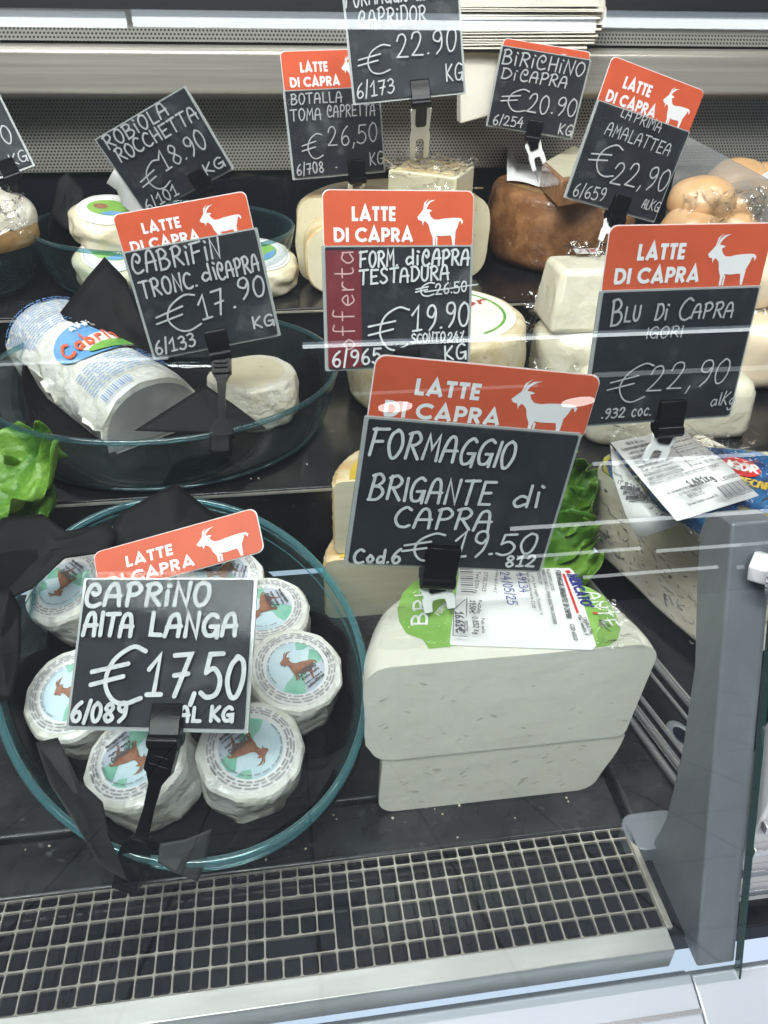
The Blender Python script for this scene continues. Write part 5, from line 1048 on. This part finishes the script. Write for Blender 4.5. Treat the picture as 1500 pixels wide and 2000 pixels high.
mb = MB(); patch(mb, lambda r, a: (.14 + .36 * r * math.cos(a), .645 + .036 * r * math.sin(a)), 6, 32, onlog(.0038)); link('green_emblem', mb, 'print_green', bl, smooth=80)
def logtext(s, v0, v1, u, h, w, mname, nm, parent, off=.0045, **kw):
    mb = MB(); f = onlog(off); text(mb, s, (0, 0), (1, 0), h, w, lambda x, y, z: f(v0 + (v1 - v0) * x, u - y, z), 3, **kw); return link(nm, mb, mname, parent, smooth=0)
logtext('Cabrifin', -.48, .46, .605, .10, .024, 'print_red', 'red_script', t, slant=.12)
logtext('AFFINE', -.18, .26, .455, .035, .012, 'label_white', 'white_lettering', bl, slant=0); logtext('LE BON', -.10, .15, .415, .02, .008, 'label_white', 'white_lettering', bl, slant=0)
mb = MB(); f = onlog(.0014); rnd = random.Random(3)
for k in range(14):
    u = .045 + k * .021; v = -.95 + .02 * k
    while v < .80 - .01 * k:
        L_ = rnd.uniform(.05, .22); mb.stroke([(v + q * L_ / 6, u + (.0035 if q % 2 else -.0035)) for q in range(7)], .0055, f, 'square'); v += L_ + .03
for k in range(9):
    u = .72 + k * .021; v = -.62
    while v < .55:
        L_ = rnd.uniform(.05, .22); mb.stroke([(v + q * L_ / 6, u + (.0035 if q % 2 else -.0035)) for q in range(7)], .0055, f, 'square'); v += L_ + .03
for k in range(15): mb.stroke([(-.56 + .030 * k, .925), (-.56 + .030 * k, .975)], [.010, .016, .007][k % 3], f, 'square')
link('blue_small_print', mb, 'print_pale', t, smooth=0)
tc_ = onz(492, 726, .146); t = thing('cut_goat_round', 'short cut round of white bloomy goat cheese in the middle bowl', 'cheese', (tc_.x, tc_.y, .102))
fr = lambda r, a, z: r * (1 + .02 * math.sin(a * 2 + 1)) + (.0035 * nz((math.cos(a) * .06, math.sin(a) * .06, z), 45, 3) if r > .02 else 0)
mb = MB(); pr = profile(.0405, .1005, .046, .008, .006, .002); mb.lathe(pr, 64, 0, 2 * math.pi, fr, (tc_.x, tc_.y, 0)); link('bloomy_rind', mb, 'bloom', t, smooth=60)
mb = MB(); mb.lathe([(0, .1468), (.030, .1466), (.0345, .1455)], 48, 0, 2 * math.pi, fr, (tc_.x, tc_.y, 0)); link('cut_face', mb, 'toma_paste', t, smooth=60)

# small white cheeses in the back bowl, brown and white cheese far left
def robiola(label, c, lean, rot, seed):
    t = thing('robiola_round', label, 'cheese', (0, 0, 0), 'small white rounds in the back bowl')
    fr = lambda r, a, z: r * (1 + .10 * nz((math.cos(a), math.sin(a), z * 45), 2.4, seed)) if r > .01 else r
    mb = MB(); mb.lathe(profile(.043, 0, .032, .010, .010, .001), 48, 0, 2 * math.pi, fr, (0, 0, 0)); link('cheese_body', mb, 'robiola', t, smooth=50)
    mb = MB(); mb.prism(ell(0, 0, .0335, .0335, 40), .0328, .0334); lb = link('round_label', mb, 'label_white', t, smooth=20)
    mb = MB(); mb.poly(ell(0, .003, .0235, .017, 30), plane(.0336)); link('green_print', mb, 'lime', lb, smooth=0)
    mb = MB(); mb.poly([(-.006, -.012), (.004, -.004), (.018, -.003), (.0215, .001), (.016, -.009), (.004, -.0135)], plane(.0340)); link('blue_print', mb, 'print_blue', lb, smooth=0)
    mb = MB(); mb.poly(ell(-.009, .004, .008, .0055, 20), plane(.0340)); link('brown_print', mb, 'goat_brown', lb, smooth=0)
    mb = MB(); mb.stroke(ell(0, 0, .0305, .0305, 40) + [(.0305, 0)], .0006, plane(.0340)); link('label_ring', mb, 'text_mid', lb, smooth=0)
    m = Matrix.Translation(Vector(c)) @ Matrix.Rotation(R(lean[0]), 4, 'X') @ Matrix.Rotation(R(lean[1]), 4, 'Y') @ Matrix.Rotation(R(rot), 4, 'Z'); t.matrix_world = m; return t
p = onz(208, 402, .232); robiola('upper small white round with a green and blue round label in the back bowl', (p.x, p.y, .198), (14, 4), -10, 1)
p = onz(214, 474, .200); robiola('lower small white round leaning under another in the back bowl', (p.x, p.y + .004, .160), (20, 4), -6, 4)
p = onz(500, 478, .200); robiola('small white round at the right of the back bowl showing past the CABRIFIN sign', (p.x, p.y, .160), (14, 6), 40, 9)
mb = MB(); A, B = ony(226, 335, .93), ony(300, 420, .90); rows = []
for k in range(7):
    u = k / 6; p = A.lerp(B, u); rows.append([p + Vector((-.012 + .004 * math.sin(u * 9), .002, -.012)), p + Vector((.0, -.006 * math.sin(u * 6), .004)), p + Vector((.014, .006, .006))])
mb.loft(rows, False, False); tag(link('paper_scrap', mb, 'label_white', smooth=10, solid=.0004), 'folded white wrapper corner sticking up behind the tilted ROBIOLA sign', 'paper')
t = blob('white_soft_cheese', 'round white soft cheese with a brown band in the far-left bowl', ony(-45, 428, .90), .060, .060, .034, 'bloom', 2.2, .07)
mb = MB(); c = ony(-45, 448, .90); mb.lathe([(.060, -.010), (.0635, -.004), (.0635, .006), (.060, .012)], 40, R(180), R(360), lambda r, a, z: r, (c.x, c.y, c.z - .002)); link('brown_band', mb, 'brown_top', t, smooth=60)
film(t, [ony(-60, 470, .80), ony(60, 470, .83), ony(50, 385, .86), ony(-60, 380, .86)], 51, .010)

# lettuce
def leaf(label, base, tip, wdt, seed, up=(0, -.3, 1), curl=.25):
    base = Vector(base); tip = Vector(tip); ax_ = (tip - base); Lf = ax_.length; ax_.normalize(); up = Vector(up); up = (up - ax_ * up.dot(ax_)).normalized(); s_ = ax_.cross(up); NU, NV = 40, 34; rows = []
    for j in range(NV + 1):
        v = j / NV; row = []; half = wdt * .5 * (math.sin(math.pi * min(1, .12 + v * .80)) ** .6)
        for i in range(NU + 1):
            u = -1 + 2 * i / NU; ed = max(abs(u), v) ** 4
            q = base + ax_ * (v * Lf) + s_ * (u * half)
            ruf = (.010 * math.sin(u * 9 + v * 11 + seed) + .016 * nz((u, v, seed), 5, seed)) * ed * wdt / .08
            q += up * (ruf + curl * wdt * (u * u * .5 + v * v * .5) + .012 * nz((u * 1.2, v * 1.2, seed), 2.2, seed) + .0022 * abs(nz((u * 2, v * 2, seed), 6, seed + 3)) - .0025 * math.exp(-(u * 9) ** 2))
            q += ax_ * (.010 * nz((u, v, seed), 4, seed + 7) * ed); row.append(q)
        rows.append(row)
    mb = MB(); mb.loft(rows, False, False); t = thing('lettuce_leaf', label, 'lettuce', base); link('leaf_blade', mb, 'lettuce', t, smooth=70, solid=.0006)
    return t
p = onz
leaf('large ruffled green lettuce leaf at the left edge, upper of the pair', onz(-60, 985, .105), onz(108, 878, .128), .075, 1.0, (-.1, -.55, 1))
leaf('green lettuce leaf at the left edge hanging below the upper one', onz(-40, 930, .118), onz(48, 1050, .075), .085, 5.0, (.2, -.7, .8), .15)
leaf('bright green lettuce leaf beside the blue cheese wedge, uppermost of three', onz(1040, 1010, .045), onz(1160, 908, .105), .075, 2.0, (.1, -.6, 1))
leaf('lettuce leaf between the blue cheese and the white half wheel, lowest of three', onz(1030, 1105, .03), onz(1165, 1060, .05), .07, 8.0, (0, -.7, 1))
leaf('lettuce leaf in the middle of the three beside the blue cheese', onz(1010, 1040, .04), onz(1160, 1000, .07), .075, 12.0, (.1, -.8, .9))

# stack of printed paper napkins on the ledge
t = thing('paper_stack', 'fanned stack of cream paper sheets with wine coloured print lying on the steel ledge', 'paper stack', (.31, 1.1, .40)); rnd = random.Random(4)
for k in range(17):
    z = .388 + .0024 * k; dx = rnd.uniform(-.006, .006) - .0012 * abs(k - 12); mb = MB(); r_ = R(rnd.uniform(-3, 3) - 8); lf = rnd.uniform(.0, .09); wv = rnd.uniform(-.0012, .0012)
    xr = .418 + dx; pts = [(.16, .99), (xr - .03, .985 + rnd.uniform(-.004, .004)), (xr, 1.07 + rnd.uniform(-.006, .006)), (xr - .02, 1.22), (.16, 1.22)]
    mb.prism(pts, z, z + .0011, lambda x, y, h: Vector((x, y, h + (.024 + lf) * max(0, x - .33) + (wv if x < .3 else 0) + .14 * (y - 1.03)))); s2 = link('sheet', mb, 'napkin', t, smooth=0)
zt = .388 + .0024 * 16 + .0013; mb = MB()
for c_ in ((.255, 1.07, .022, .018), (.295, 1.13, .03, .02), (.355, 1.10, .016, .014), (.33, 1.06, .012, .010), (.225, 1.13, .02, .02)): mb.poly(ell(*c_, 24), lambda x, y, z: Vector((x, y, zt + z + .004 + .034 * max(0, x - .33) + .14 * (y - 1.03))))
link('wine_print', mb, 'wine_print', s2, smooth=0)
t = thing('paper_pack', 'thick cream paper pack on the front of the steel ledge under the fanned sheets', 'paper pack', (.25, 1.01, .30))
q = [ony(893, 238, 1.018), ony(985, 212, 1.018), ony(1008, 100, 1.018), ony(893, 100, 1.018)]
mb = MB(); mb.prism([(v.x, v.z) for v in q], 1.0, 1.022, lambda x, z, h: Vector((x, h, z))); link('pack_body', mb, 'napkin', t, bevel=.002)

# stray crumbs on the deck and the shelves
rnd = random.Random(21); mb = MB()
for _ in range(64):
    k = rnd.random()
    if k < .45: p = Vector((rnd.uniform(-.2, .2), rnd.uniform(.27, .31), .0002))
    elif k < .6: p = Vector((rnd.uniform(.0, .2), rnd.uniform(.28, .30), .0002))
    elif k < .8: p = Vector((rnd.uniform(-.2, .26), rnd.uniform(.556, .60), .0902))
    else: p = Vector((rnd.uniform(-.05, .30), rnd.uniform(.82, .86), .1502))
    r_ = rnd.uniform(.0003, .0011) * (1.5 if rnd.random() < .1 else 1); n0 = len(mb.v)
    mb.add([p + Vector((r_ * rnd.uniform(.6, 1.3) * math.cos(a), r_ * rnd.uniform(.6, 1.3) * math.sin(a), 0)) for a in (0, 1.3, 2.5, 3.8, 5.0)] + [p + Vector((0, 0, r_ * .9))], [(i, (i + 1) % 5, 5) for i in range(5)])
tag(link('crumbs', mb, 'cream', smooth=0), 'tiny pale cheese crumbs scattered on the black shelves', 'crumbs', kind='stuff')
